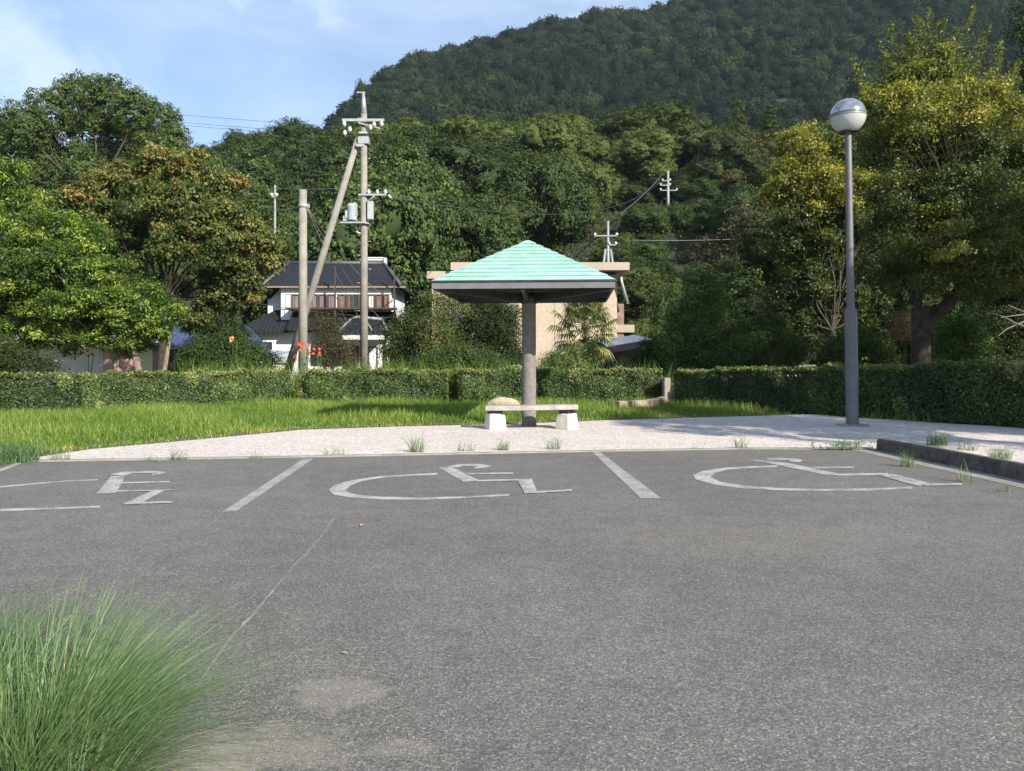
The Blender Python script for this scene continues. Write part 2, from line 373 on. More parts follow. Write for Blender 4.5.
def mark(name, zpts, org, sc, z=.004, mat=PAINT, lab=None):
    pts = [G(org[0]+a/sc, org[1]+b/sc, 0) for a, b in zpts]
    return [(p.x, p.y) for p in pts]
def markings(name, polys, org, sc, mat, z=.004):
    mb = MB()
    for i, pl in enumerate(polys):
        q = mark(name, pl, org, sc); V = [(x, y, z+i*.0006) for x, y in q]
        a = sum(V[j][0]*V[(j+1) % len(V)][1]-V[(j+1) % len(V)][0]*V[j][1] for j in range(len(V)))
        if a < 0: V.reverse()
        mb.add(V, [tuple(range(len(V)))])
    o = mb.obj(name, mat); o['kind'] = 'structure'; return o
o = markings('wheelchair_marking', [
    [(370, 116), (300, 120), (220, 124), (140, 136), (92, 149), (78, 163), (90, 175), (130, 182), (220, 188), (330, 189), (450, 184), (565, 178), (565, 173), (450, 179), (330, 183), (220, 180), (150, 175), (122, 165), (135, 151), (165, 139), (230, 128), (300, 124), (370, 121)],
    [(372, 101), (410, 101), (485, 137), (440, 140)],
    [(392, 100), (430, 93), (480, 92), (517, 97), (500, 103), (475, 105), (468, 102), (482, 98), (440, 98), (425, 102)],
    [(448, 117), (575, 115), (577, 119), (455, 121)], [(470, 136), (625, 132), (628, 137), (475, 140)],
    [(585, 134), (625, 133), (640, 168), (605, 172)], [(603, 168), (732, 161), (733, 166), (605, 173)]], (300, 430), 2.695, PAINT)
tag(o, 'worn white wheelchair symbol painted in the bay in front of the bench', 'road marking', 'wheelchair symbols on the asphalt')
o = markings('wheelchair_marking', [
    [(330, 128), (250, 131), (180, 135), (120, 144), (92, 155), (100, 168), (150, 182), (220, 192), (320, 198), (450, 201), (600, 199), (710, 194), (708, 188), (600, 193), (450, 195), (330, 192), (240, 186), (170, 175), (142, 162), (155, 149), (195, 140), (250, 136), (330, 133)],
    [(250, 112), (300, 115), (360, 122), (505, 152), (515, 157), (460, 154), (325, 126), (290, 119)],
    [(300, 108), (370, 108), (402, 113), (395, 119), (370, 119), (360, 113), (300, 112)],
    [(425, 133), (545, 132), (545, 136), (445, 138)], [(475, 153), (640, 150), (645, 156), (505, 158)],
    [(635, 152), (670, 156), (765, 181), (730, 187), (700, 180), (615, 156)], [(740, 181), (850, 179), (850, 184), (745, 187)]], (660, 420), 2.813, PAINT)
tag(o, 'worn white wheelchair symbol painted in the bay beside the raised kerb', 'road marking', 'wheelchair symbols on the asphalt')
o = markings('wheelchair_marking', [
    [(295, 152), (200, 156), (100, 165), (0, 175), (-70, 184), (-130, 197), (-150, 211), (-130, 226), (-70, 236), (0, 238), (150, 235), (300, 229), (303, 234), (150, 241), (0, 246), (-70, 245), (-160, 237), (-195, 213), (-170, 194), (-90, 178), (0, 170), (100, 161), (200, 153), (295, 149)][::-1],
    [(335, 140), (375, 140), (370, 155), (350, 190), (290, 193)],
    [(330, 135), (370, 127), (440, 124), (500, 127), (498, 133), (460, 138), (455, 134), (480, 130), (400, 131), (372, 139)],
    [(368, 158), (510, 155), (512, 159), (362, 163)], [(352, 183), (540, 180), (500, 184), (345, 188)],
    [(465, 182), (495, 184), (425, 222), (370, 224)], [(375, 219), (515, 216), (520, 221), (375, 226)]], (0, 430), 3.012, PAINT)
tag(o, 'worn white wheelchair symbol painted in the bay nearest the tall grass', 'road marking', 'wheelchair symbols on the asphalt')
for pl, org, sc, lab in (([(915, 87), (945, 86), (712, 245), (668, 248)], (0, 430), 3.012, 'white bay line between the two leftward wheelchair symbols'),
                         ([(785, 57), (805, 57), (973, 184), (918, 184)], (300, 430), 2.695, 'white bay line between the bench and the lamp post symbols'),
                         ([(0, 118), (50, 99), (66, 101), (0, 127)], (0, 430), 3.012, 'white bay line end cut off by the picture edge')):
    o = markings('bay_line_marking', [pl], org, sc, PAINT2, .0032); tag(o, lab, 'road marking', 'bay lines on the asphalt')
# sandy crack running across the asphalt
cp = [(1015, 255), (960, 330), (920, 375), (880, 415), (840, 465), (800, 510), (750, 570), (700, 620), (650, 690), (600, 760)]
L_, R_ = [], []
for i, (a, b) in enumerate(cp):
    for k in range(4 if i < len(cp)-1 else 1):
        a2, b2 = cp[min(i+1, len(cp)-1)]; f = k/4; w = random.uniform(1.2, 3.6)*(1+.6*(i > 3))
        x, y = a+(a2-a)*f+random.uniform(-2, 2), b+(b2-b)*f
        L_.append((x-w, y)); R_.append((x+w, y))
markings('pavement_crack_line', [L_+R_[::-1]], (0, 430), 3.012, CRACKM, .0028)

# ------------------------------------------------------------------ terrain
def ridge(x):
    u = np.asarray(x)/172*F_+CX
    return np.interp(u, [-500, -100, 100, 170, 215, 260, 350, 450, 560, 650, 760, 850, 1200, 1600], [8, 12, 18, 27, 37, 39, 41, 42, 43.5, 46, 40, 39, 40, 36])
def mtop(x):
    u = np.asarray(x)/600*F_+CX
    v = 5+np.interp(u, [-600, 0, 200, 300, 340, 365, 385, 410, 440, 480, 510, 545, 600, 660, 720, 800, 900, 1100, 1400, 1800], [330, 310, 230, 178, 136, 104, 80, 61, 50, 41, 31, 22, 13, 7, -5, -26, -46, -60, -40, 60])
    return EH+(HY-v)*600/F_-3
def H(x, y):
    x = np.asarray(x, float); y = np.asarray(y, float)
    t = np.clip((y-60)/112, 0, 1); h1 = ridge(x)*t**.95
    h1 = np.where(y > 172, ridge(x)-(y-172)*.18, h1)
    t2 = (y-215)/385; m = np.where(t2 > 0, mtop(x)*np.clip(t2, 0, 1)**1.05, -20)
    m = np.where(y > 600, mtop(x)-(y-600)*.5, m)
    m = m+np.where(t2 > .02, 1, 0)*(6*np.sin(x*.021+y*.006)+4*np.sin(x*.047-y*.013+1))*np.clip(t2*6, 0, 1)*np.clip((1-t2)*6, 0, 1)
    return np.maximum(np.maximum(h1, m), -6.)+.25*np.sin(x*.5)*np.clip(t*8, 0, 1)
xs = np.linspace(-520, 760, 161); ys = np.concatenate([np.linspace(60, 230, 60), np.linspace(236, 760, 80)])
XX, YY = np.meshgrid(xs, ys); ZZ = H(XX, YY); ZZ[0] = -.5
nx, ny = len(xs), len(ys)
Fh = np.array([(j*nx+i, j*nx+i+1, (j+1)*nx+i+1, (j+1)*nx+i) for j in range(ny-1) for i in range(nx-1)])
o = obj_np('hillside_terrain', np.stack([XX, YY, ZZ], -1).reshape(-1, 3), Fh, FOREST_FLOOR, smooth=True); o['kind'] = 'structure'

# ------------------------------------------------------------------ far mountain forest (one mass)
def mountain():
    T = []
    for k in range(5):
        V, F = sphere_q((0, 0, 0), .82, 9, 6, .05); V[:, 2] = V[:, 2]*.8
        n = 260; d = rdir(n); d[:, 2] = np.abs(d[:, 2])*1.0-.15; d = unit(d); Pp = d*(rng.uniform(.8, 1.08, n)*(1+.14*np.sin(d[:, 0]*6+k)*np.cos(d[:, 1]*5+d[:, 2]*4)))[:, None]; Pp[:, 2] *= .82
        Q = leaf_quads(Pp, d, .20, .85, .35)
        F = np.concatenate([F, qf(n)+len(V)]); V = np.concatenate([V, Q]); T.append((V, F, np.concatenate([np.full(len(F)-n, .35), rng.normal(.5, .12, n)])))
    Vs, Fs, ts, b = [], [], [], 0
    y = 232.
    while y < 618:
        step = 6.2+.004*y; xx = np.arange(X(280, y)-15, X(1200, y)+10, step)
        for x in xx:
            px, py = x+rng.uniform(-.5, .5)*step, y+rng.uniform(-.5, .5)*step
            z = float(H(px, py))
            if z < 8 and py > 260: continue
            r = step*rng.uniform(.45, .95)
            V, F, t = T[rng.integers(5)]; a = rng.uniform(0, 6.28); c, s_ = math.cos(a), math.sin(a)
            conif = rng.random() < (.05+.5*max(0, math.sin(px*.019+1.2)*math.sin(py*.017+px*.004)-.45))
            hz = r*rng.uniform(.8, 1.25)*(1.7 if conif else 1); rx = r*(.6 if conif else 1)
            W = np.stack([(V[:, 0]*c-V[:, 1]*s_)*rx+px, (V[:, 0]*s_+V[:, 1]*c)*rx+py, V[:, 2]*hz+z+r*.75], 1)
            Vs.append(W); Fs.append(F+b); b += len(V)
            tv = rng.normal(0, .15)+.13*math.sin(px*.03+py*.02)-(.14 if conif else 0)
            ts.append(np.clip(t+tv, 0, 1))
        y += step*.9
    o = obj_np('mountain_forest', np.concatenate(Vs), np.concatenate(Fs), LEAF_MT, tint=np.concatenate(ts))
    tag(o, 'dark blue green wood covering the whole mountain behind', None, None, 'stuff')
mountain()

# ------------------------------------------------------------------ trees of the middle hill
def dome_lobes(n, rx, h, r0, r1, z0=.25):
    L = []
    for i in range(n):
        d = rdir(1)[0]; d[2] = abs(d[2])*1.15-.25; d = d/np.linalg.norm(d)
        L.append((d[0]*rx*.72, d[1]*rx*.72, h*z0+max(d[2], -.2)*h*.62+h*.12, rng.uniform(r0, r1)))
    L.append((0, 0, h*.45, rx*.55)); return L
def hill_templates():
    T = {'round': [], 'dark': [], 'lush': [], 'dull': [], 'conifer': []}
    for i in range(4):
        lb = dome_lobes(26, 5, 8, 1.2, 2.1)
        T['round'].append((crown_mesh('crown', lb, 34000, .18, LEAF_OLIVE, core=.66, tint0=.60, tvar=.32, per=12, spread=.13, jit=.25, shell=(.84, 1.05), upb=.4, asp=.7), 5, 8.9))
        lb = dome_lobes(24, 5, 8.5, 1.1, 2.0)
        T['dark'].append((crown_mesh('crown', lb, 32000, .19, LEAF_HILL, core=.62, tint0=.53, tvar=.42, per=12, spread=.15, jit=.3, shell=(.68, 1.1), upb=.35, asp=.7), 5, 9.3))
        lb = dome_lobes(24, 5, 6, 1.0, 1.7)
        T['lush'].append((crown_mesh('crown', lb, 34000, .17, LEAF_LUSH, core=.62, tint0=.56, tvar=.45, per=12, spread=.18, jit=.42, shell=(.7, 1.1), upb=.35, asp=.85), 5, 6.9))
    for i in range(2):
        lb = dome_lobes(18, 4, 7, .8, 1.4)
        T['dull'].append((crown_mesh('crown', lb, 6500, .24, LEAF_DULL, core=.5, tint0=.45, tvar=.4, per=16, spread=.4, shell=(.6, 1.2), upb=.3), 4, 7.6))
        lb = []
        for k in range(16):
            z = 1.5+k*.72; rr = (1-(z-1)/13.5)*2.6
            for j in range(4):
                a = rng.uniform(0, 6.28); lb.append((math.cos(a)*rr*.55, math.sin(a)*rr*.55, z, rr*.42+.15))
        T['conifer'].append((crown_mesh('crown', lb, 14000, .22, LEAF_OLIVE, core=.5, tint0=.42, tvar=.35, per=16, spread=.25, shell=(.8, 1.2), upb=.3, asp=.5), 2.6, 13.2))
    tr = []
    for r in (.16, .22):
        mb = MB(); mb.tube([(0, 0, -1.5), (.05, 0, .5), (-.06, .05, 2), (.08, .1, 4.2)], [r*1.5, r*1.1, r, r*.6], 8)
        for k in range(5):
            a = k*1.3; limb(mb, (0, 0, 1.6+k*.4), (math.cos(a)*2.4, math.sin(a)*2.4, 3.6+k*.5), r*.5, .04, .1, 5, 4)
        o = mb.obj('trunk', BARK); tr.append(o.data); bpy.data.objects.remove(o)
    return T, tr
TPL, TRUNKS = hill_templates()
tree_names = {'round': 'broadleaf_tree', 'dark': 'evergreen_tree', 'lush': 'leafy_tree', 'dull': 'dry_tree', 'conifer': 'conifer_tree'}
adj = {'round': 'olive green round crowned', 'dark': 'dark green evergreen', 'lush': 'fresh green vine covered', 'dull': 'brownish half bare', 'conifer': 'pointed olive green conifer'}
def place_tree(kind, x, y, sx, sz, label, group=None, z=None):
    me, r, h = random.choice(TPL[kind])
    z = float(H(x, y)) if z is None else z
    if y < 60: z = 0 if z < 0 or y < 60 else z
    root = empty(tree_names[kind], (x, y, z-.3), label, 'tree', group, random.uniform(0, 6.28))
    c = bpy.data.objects.new('crown', me); link(c, root); c.scale = (sx/r, sx/r, sz/h)
    t = bpy.data.objects.new('trunk', random.choice(TRUNKS)); link(t, root); t.scale = (min(1.6, sx/r), min(1.6, sx/r), sz/h)
    return root
def special(kind, u, vtop, d, wpx, label, zb=None, hmin=4):
    x = X(u, d); zt = Z(vtop, d); zg = float(H(x, d)) if zb is None else zb
    if d < 60 and zb is None: zg = 0
    return place_tree(kind, x, d, wpx*d/F_/2, max(hmin, zt-zg+.3), label, z=zg)
SP = [('round', 552, 118, 138, 120, 'broad olive green tree with billowing crown above the shelter roof'),
      ('round', 655, 113, 142, 165, 'largest round olive green tree on the hill crest above the shelter'),
      ('conifer', 738, 97, 146, 46, 'pointed conifer on the crest, nearer the big round tree'),
      ('conifer', 770, 101, 148, 50, 'pointed conifer on the crest, nearer the lamp globe'),
      ('round', 712, 142, 132, 70, 'olive green tree below the pair of pointed conifers'),
      ('dull', 565, 185, 108, 60, 'brownish half bare tree right above the shelter roof peak'),
      ('dull', 745, 168, 118, 60, 'dull brown green tree below the pointed conifers'),
      ('dull', 588, 205, 100, 36, 'narrow dry tree beside the pole with braced legs'),
      ('lush', 722, 210, 92, 74, 'fresh green vine covered tree right of the small far pole'),
      ('lush', 640, 238, 80, 80, 'bright green creeper covered tree beside the beige building'),
      ('dark', 745, 195, 96, 90, 'dark evergreen left of the yellow leaved tree'),
      ('lush', 730, 255, 72, 90, 'bright leafy tree low on the slope behind the dark round bush'),
      ('round', 460, 120, 150, 110, 'olive green tree on the crest right of the tall utility pole'),
      ('round', 415, 122, 148, 80, 'olive green round tree just behind the top of the utility pole'),
      ('dark', 300, 126, 150, 90, 'dark crest tree between the orange tinged tree and the pole'),
      ('dark', 360, 126, 152, 70, 'dark crest tree directly behind the utility pole crossarm'),
      ('dark', 240, 136, 150, 70, 'dark tree at the low shoulder of the hill crest'),
      ('lush', 645, 229, 101, 56, 'low creeper covered clump left of the foot of the slope pole'), ('lush', 674, 232, 103, 50, 'low creeper covered clump at the foot of the slope pole'),
      ('dark', 704, 226, 104, 60, 'low dark clump right of the foot of the slope pole'), ('dark', 664, 186, 124, 76, 'dark evergreen standing right behind the slope pole'), ('dark', 632, 205, 116, 46, 'dark evergreen left behind the slope pole'), ('lush', 700, 200, 118, 56, 'leafy tree right behind the slope pole'),
      ('dark', 205, 150, 140, 60, 'dark tree on the crest beside the huge spreading tree')]
occupied = []
for (k, u, v, d, w, lab) in SP:
    special(k, u, v, d, w, lab); occupied.append((X(u, d), d, w*d/F_/2))
sky_u = [-200, 0, 100, 185, 205, 230, 270, 300, 340, 420, 450, 500, 560, 640, 700, 730, 780, 900, 1300]
sky_v = [205, 195, 190, 175, 156, 143, 134, 130, 126, 124, 124, 125, 120, 112, 122, 135, 130, 125, 110]
places = [(-999, 60, 'behind the clipped bright green tree'), (60, 170, 'behind the orange tinged tree'), (170, 262, 'behind the orange tree by the house'), (262, 345, 'behind the short concrete pole'),
          (345, 430, 'behind the tall utility pole'), (430, 520, 'above the left eave of the shelter'), (520, 600, 'above the shelter peak'), (600, 660, 'above the beige building'),
          (660, 760, 'right of the small far pole'), (760, 860, 'behind the yellow leaved tree'), (860, 1300, 'behind the big dark trunked tree')]
def place_of(u): return next(p for a, b, p in places if a <= u < b)
y = 66.
nfill = 0
while y < 178:
    step = 8.4+y*.03; xx = np.arange(X(-90, y), X(1110, y), step)
    for x in xx:
        px, py = x+rng.uniform(-.4, .4)*step, y+rng.uniform(-.35, .35)*step
        u = px/py*F_+CX
        if any(abs(px-ox)+abs(py-oy) < orr*.75 for ox, oy, orr in occupied): continue
        if abs(px-X(668, 110)) < 2.5 and abs(py-110) < 4: continue
        if abs(px-X(608, 76)) < 2 and abs(py-76) < 3.: continue
        if abs(px-X(95, 95)) < 5 and abs(py-95) < 6: continue
        q = rng.random()
        f = .45*math.sin(px*.05+1)+.3*math.sin(py*.09)
        if y < 100: kind = 'lush' if q < .5+f*.3 else ('dark' if q < .93 else 'dull')
        else: kind = 'round' if q < .42+f*.5 else ('dark' if q < .93 else 'dull')
        if u < 330 and kind == 'round' and rng.random() < .7: kind = 'dark'
        r = step*rng.uniform(.52, .80); hh = r*rng.uniform(1.25, 1.8)
        zg = float(H(px, py)); vt = HY-(zg+hh-EH)*F_/py
        lim = np.interp(u, sky_u, sky_v)
        wr_ = r*F_/py
        if abs(u-668) < wr_+12 and py < 120: lim = max(lim, 232)
        if abs(u-608) < wr_+14 and py < 77: lim = max(lim, 262)
        if abs(u-275) < wr_+3 and py < 65: lim = max(lim, 230)
        if vt < lim:
            hh2 = EH+(HY-lim)*py/F_-zg
            if hh2 < 1.6: continue
            r *= max(.45, hh2/hh); hh = hh2
        size = 'small' if hh < 7 else ('tall' if hh > 12.5 else ('broad' if r > 7 else 'middle sized'))
        band = 'low on the slope' if py < 95 else ('halfway up the slope' if py < 135 else 'near the hill crest')
        place_tree(kind, px, py, r, hh, ('%s %s tree %s %s' % (size, adj[kind].replace(' conifer', ''), band, place_of(u))).replace('near the hill crest', 'near the crest').replace('clipped bright green tree', 'clipped tree').replace('middle sized', 'medium').replace('dark green evergreen', 'dark evergreen').replace('fresh green vine covered', 'vine covered').replace('olive green round crowned', 'olive round crowned'), 'trees of the wooded hill'); nfill += 1
    y += step*.86
print('filler trees', nfill)
# undergrowth on the slope, uncountable
n = 60000
yy = rng.uniform(61, 150, n); uu = rng.uniform(-60, 1080, n); xx = (uu-CX)*yy/F_
zz = H(xx, yy)+np.abs(rng.normal(size=n))*.7
V = leaf_quads(np.stack([xx, yy, zz], 1), np.tile([0, -.5, .8], (n, 1)), .36, .8, .7)
o = obj_np('undergrowth', V, qf(n), LEAF_LUSH, tint=np.clip(rng.normal(.35, .2, n), 0, 1)); tag(o, 'green undergrowth covering the hill slope between the trees', None, None, 'stuff')

# the huge spreading tree with sky showing through
def pl(u, v, r, d, dd=0): q = P(u, v, d+dd); return (q.x, q.y, q.z, r*d/F_)
d = 92; gz = float(H(X(100, d), d))
lob = [pl(50, 112, 20, d, 0), pl(80, 102, 24, d, 2), pl(108, 104, 24, d, 0), pl(135, 114, 20, d, -2), pl(160, 126, 20, d, 2), pl(172, 142, 16, d), pl(25, 130, 22, d, -2), pl(5, 138, 20, d, 1),
       pl(-20, 150, 22, d), pl(20, 160, 24, d, 2), pl(45, 140, 15, d, 3), pl(92, 125, 14, d), pl(135, 140, 18, d, 1), pl(155, 155, 20, d, -1), pl(118, 158, 15, d, 2), pl(40, 178, 22, d), pl(85, 172, 18, d, -3), pl(160, 178, 24, d), pl(0, 185, 26, d), pl(110, 195, 24, d, 0), pl(60, 200, 26, d, 1), pl(70, 128, 11, d, 1), pl(62, 158, 12, d, 3), pl(98, 150, 12, d, 2), pl(78, 150, 9, d, -2), pl(110, 130, 12, d, 2), pl(172, 160, 14, d), pl(135, 175, 18, d)]
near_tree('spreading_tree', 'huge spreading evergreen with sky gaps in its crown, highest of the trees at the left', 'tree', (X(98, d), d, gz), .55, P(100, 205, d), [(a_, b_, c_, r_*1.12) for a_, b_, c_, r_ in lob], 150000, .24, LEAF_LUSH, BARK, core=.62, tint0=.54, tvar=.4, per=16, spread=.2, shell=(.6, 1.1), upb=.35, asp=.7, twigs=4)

# ------------------------------------------------------------------ near trees
def lobes_px(lst, d): return [pl(u, v, r, d, dd) for (u, v, r, dd) in lst]
# bright clipped evergreen on the left, three trunks
d = 24.5
L1 = [(15, 240, 30, 0), (50, 235, 28, -.4), (85, 250, 28, 0), (25, 275, 32, -.6), (65, 280, 34, -.9), (105, 280, 26, -.3), (135, 300, 26, -.2), (160, 315, 20, 0), (125, 325, 20, .3), (85, 315, 24, .2), (45, 315, 28, 0), (5, 312, 30, .2), (-25, 260, 34, 0), (-30, 300, 34, 0), (10, 345, 22, .2), (150, 335, 14, .5), (70, 345, 12, .5), (128, 350, 10, .6), (-50, 280, 30, 1), (40, 318, 20, .3), (95, 328, 14, .4), (108, 338, 12, -.3), (132, 338, 12, -.3), (35, 335, 16, 0), (60, 338, 14, -.2), (84, 340, 11, -.2), (162, 332, 11, 0), (118, 318, 16, -.5), (90, 300, 18, -.7), (150, 322, 13, -.4)]
near_tree('clipped_evergreen', 'low dense bright green tree with three pale trunks behind the hedge', 'tree', (X(118, d), d+.4, 0), .12, P(118, 340, d+.4), lobes_px(L1, d), 120000, .115, LEAF_BRIGHT, BARKL,
          trunks=[((X(122, d), d+.4, 0), P(112, 345, d+.3), .13), ((X(138, d), d+.5, 0), P(134, 350, d+.3), .12), ((X(146, d), d+.9, 0), P(172, 318, d+.8), .08)],
          core=0, tint0=.61, tvar=.85, per=14, spread=.10, upb=.3, asp=.34, twigs=3, jit=.6, pads=16)
d = 26.5
L2 = [(-5, 190, 26, 0), (15, 215, 24, 0), (-15, 225, 28, 0), (30, 205, 16, 0), (8, 172, 14, 0), (-40, 200, 30, 0), (28, 232, 18, .4), (-30, 165, 20, 0), (-60, 240, 30, 0), (0, 250, 26, .4)]
near_tree('evergreen_tree', 'taller bright green tree cut off by the picture edge behind the clipped one', 'tree', (X(-20, d), d, 0), .16, P(-20, 300, d), lobes_px(L2, d), 50000, .12, LEAF_BRIGHT, BARKL, core=0, tint0=.64, tvar=.8, per=14, spread=.12, asp=.34, jit=.6, pads=14)
# dark tangled bush at far left behind hedge
d = 23.4
L3 = [(5, 355, 18, 0), (28, 362, 14, 0), (-15, 360, 20, 0), (48, 366, 9, 0)]
near_tree('shrub', 'dark tangled shrub at the left end of the hedge under the bright tree', 'shrub', (X(5, d), d, 0), .05, P(5, 378, d), lobes_px(L3, d), 9000, .07, LEAF_HILL, BARK, tint0=.4, per=12, spread=.15, shell=(.3, 1.15))
# tree turning orange
d = 33
L4 = [(160, 165, 22, 0), (125, 178, 22, .5), (195, 172, 22, -.4), (95, 190, 22, 0), (225, 190, 20, .4), (150, 200, 26, -1.2), (190, 210, 28, -1.2), (235, 215, 24, -.3), (258, 240, 22, 0), (272, 262, 14, .3), (215, 245, 26, -1.0), (170, 245, 22, -1.4), (240, 275, 22, .2), (215, 285, 22, .6), (205, 312, 16, .8), (235, 300, 14, .6), (75, 205, 18, 0), (65, 228, 20, .5), (105, 225, 24, -.5), (255, 292, 10, .4), (130, 255, 22, .8), (180, 290, 14, 1.4), (100, 260, 22, 1.2), (190, 325, 12, .8), (145, 225, 20, 1.5)]
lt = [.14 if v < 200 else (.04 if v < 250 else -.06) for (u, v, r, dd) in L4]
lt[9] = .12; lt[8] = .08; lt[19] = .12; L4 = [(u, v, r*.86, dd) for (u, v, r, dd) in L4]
sh = []
for (u, v, r, dd) in L4[:10]:
    c = P(u, v, d+dd)
    for k in range(5):
        dv = Vector(rdir(1)[0]); dv.z = abs(dv.z)*.8+.1; e = c+dv.normalized()*r*d/F_*1.45
        sh.append((c, e, 60, .5))
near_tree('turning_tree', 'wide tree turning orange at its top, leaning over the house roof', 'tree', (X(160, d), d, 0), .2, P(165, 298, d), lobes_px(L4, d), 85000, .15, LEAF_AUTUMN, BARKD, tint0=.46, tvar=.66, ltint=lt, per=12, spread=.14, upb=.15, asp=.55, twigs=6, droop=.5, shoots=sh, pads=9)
# tall right-hand tree with the thick dark trunk
d = 21.5
L5 = [(925, 62, 22, 0), (950, 80, 24, .3), (905, 85, 24, -.3), (880, 112, 24, -.5), (915, 115, 28, -.9), (955, 112, 28, -.6), (985, 100, 24, 0), (1010, 120, 26, .5), (925, 150, 28, .3), (965, 155, 32, -.2), (1005, 165, 32, .2), (1040, 150, 30, .4), (885, 150, 22, .2), (900, 190, 30, -.3), (945, 200, 34, -.5), (990, 210, 34, -.6), (1030, 220, 34, 0), (920, 240, 28, -.6), (960, 250, 30, -1.2), (1000, 262, 28, -1.1), (1035, 270, 26, -.6), (885, 235, 24, .5), (895, 275, 20, .8), (930, 278, 18, -.6), (975, 285, 16, -.9), (1060, 200, 36, 0), (1065, 260, 30, 0)]
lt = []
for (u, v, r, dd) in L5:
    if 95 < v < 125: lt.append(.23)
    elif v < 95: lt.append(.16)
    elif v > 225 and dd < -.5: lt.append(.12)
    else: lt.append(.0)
sh = []
for (a, b, c_, e_) in ((925, 62, 930, 6), (925, 62, 905, 35), (950, 75, 975, 5), (950, 75, 958, 28), (905, 85, 878, 40), (905, 85, 862, 62), (880, 112, 852, 58), (880, 112, 850, 80), (880, 112, 862, 98), (985, 95, 1000, 40), (940, 60, 945, 20), (915, 75, 890, 22), (985, 95, 1018, 60), (900, 90, 885, 55), (885, 115, 866, 118), (900, 110, 872, 84), (930, 60, 915, 16), (960, 75, 990, 25)):
    sh.append((P(a, b, d), P(c_, e_, d+random.uniform(-.8, .8)), 260, .52))
for (u, v, r, dd) in L5:
    c = P(u, v, d+dd)
    for k in range(4):
        dv = Vector(rdir(1)[0]); e = c+dv*r*d/F_*1.4; sh.append((c, e, 80, .4+(.25 if 95 < v < 125 else 0)))
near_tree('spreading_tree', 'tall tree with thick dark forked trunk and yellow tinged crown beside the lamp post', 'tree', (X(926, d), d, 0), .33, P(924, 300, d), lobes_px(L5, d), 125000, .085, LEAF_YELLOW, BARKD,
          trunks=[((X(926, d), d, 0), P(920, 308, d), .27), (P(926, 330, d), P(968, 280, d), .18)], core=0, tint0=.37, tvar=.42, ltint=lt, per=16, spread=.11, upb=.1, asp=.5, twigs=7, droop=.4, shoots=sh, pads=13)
# yellow-leaved tree left of the lamp
d = 29
L6 = [(800, 150, 22, 0), (835, 145, 22, .3), (865, 160, 22, .4), (785, 180, 20, 0), (815, 185, 26, -.4), (850, 190, 26, -.5), (875, 190, 18, 0), (800, 215, 26, 0), (840, 225, 30, 0), (785, 245, 22, .3), (820, 260, 28, .2), (860, 260, 28, .6), (800, 290, 26, .2), (840, 300, 28, .6), (780, 315, 24, .5), (815, 330, 22, .6), (870, 305, 24, 1), (768, 195, 8, 0)]
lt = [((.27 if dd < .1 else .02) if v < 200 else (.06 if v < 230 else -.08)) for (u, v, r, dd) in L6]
sh = []
for (u, v, r, dd) in L6[:9]:
    c = P(u, v, d+dd)
    for k in range(6):
        dv = Vector(rdir(1)[0]); e = c+dv*r*d/F_*1.5; sh.append((c, e, 70, .58 if v < 200 else .42))
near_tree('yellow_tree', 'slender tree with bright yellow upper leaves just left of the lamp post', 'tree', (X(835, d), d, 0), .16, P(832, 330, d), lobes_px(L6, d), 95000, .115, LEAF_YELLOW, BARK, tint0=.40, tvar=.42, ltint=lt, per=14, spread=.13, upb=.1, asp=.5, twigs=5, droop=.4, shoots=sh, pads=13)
# crown at the right edge and the trees beyond it
d = 25.5
L7 = [(1040, 30, 30, 0), (1030, 75, 24, .3), (1055, 100, 36, 0), (1080, 50, 44, 0), (1065, 160, 40, .5), (1100, 120, 50, 0), (1110, 200, 50, 0), (1150, 90, 60, -1), (1160, 170, 60, -1), (1090, -20, 50, -1), (1150, 10, 50, -1.5)]
near_tree('shade_tree', 'tree reaching in over the upper picture edge beside the yellow tinged crown', 'tree', (X(1110, d), d, 0), .25, P(1110, 260, d), lobes_px(L7, d), 60000, .11, LEAF_YELLOW, BARK, core=.3, tint0=.3, tvar=.3, per=18, spread=.17, shell=(.3, 1.1), asp=.5, droop=.3)
def shade(label, x, y, lo, hi, r, n):
    lb = []
    for k in range(14):
        a = k*2.4; q = r*math.sqrt((k+.5)/14)*.8; lb.append((x+math.cos(a)*q, y+math.sin(a)*q, random.uniform(lo, hi), r*random.uniform(.3, .42)))
    near_tree('shade_tree', label, 'tree', (x, y, 0), .2, (x, y, lo-1.2), lb, n, .13, LEAF_YELLOW, BARK, core=.3, tint0=.3, tvar=.3, per=14, spread=.14, pads=10)
shade('roadside tree standing outside the picture beside the kerb', 12.0, 9.3, 4.4, 7.2, 2.6, 22000)
shade('roadside tree standing outside the picture near the long shady hedge', 15.8, 9.6, 4.2, 9.0, 3.2, 30000)
shade('tall tree standing outside the picture beyond the hedge end', 19.5, 12.5, 4.5, 10.5, 3.8, 34000)

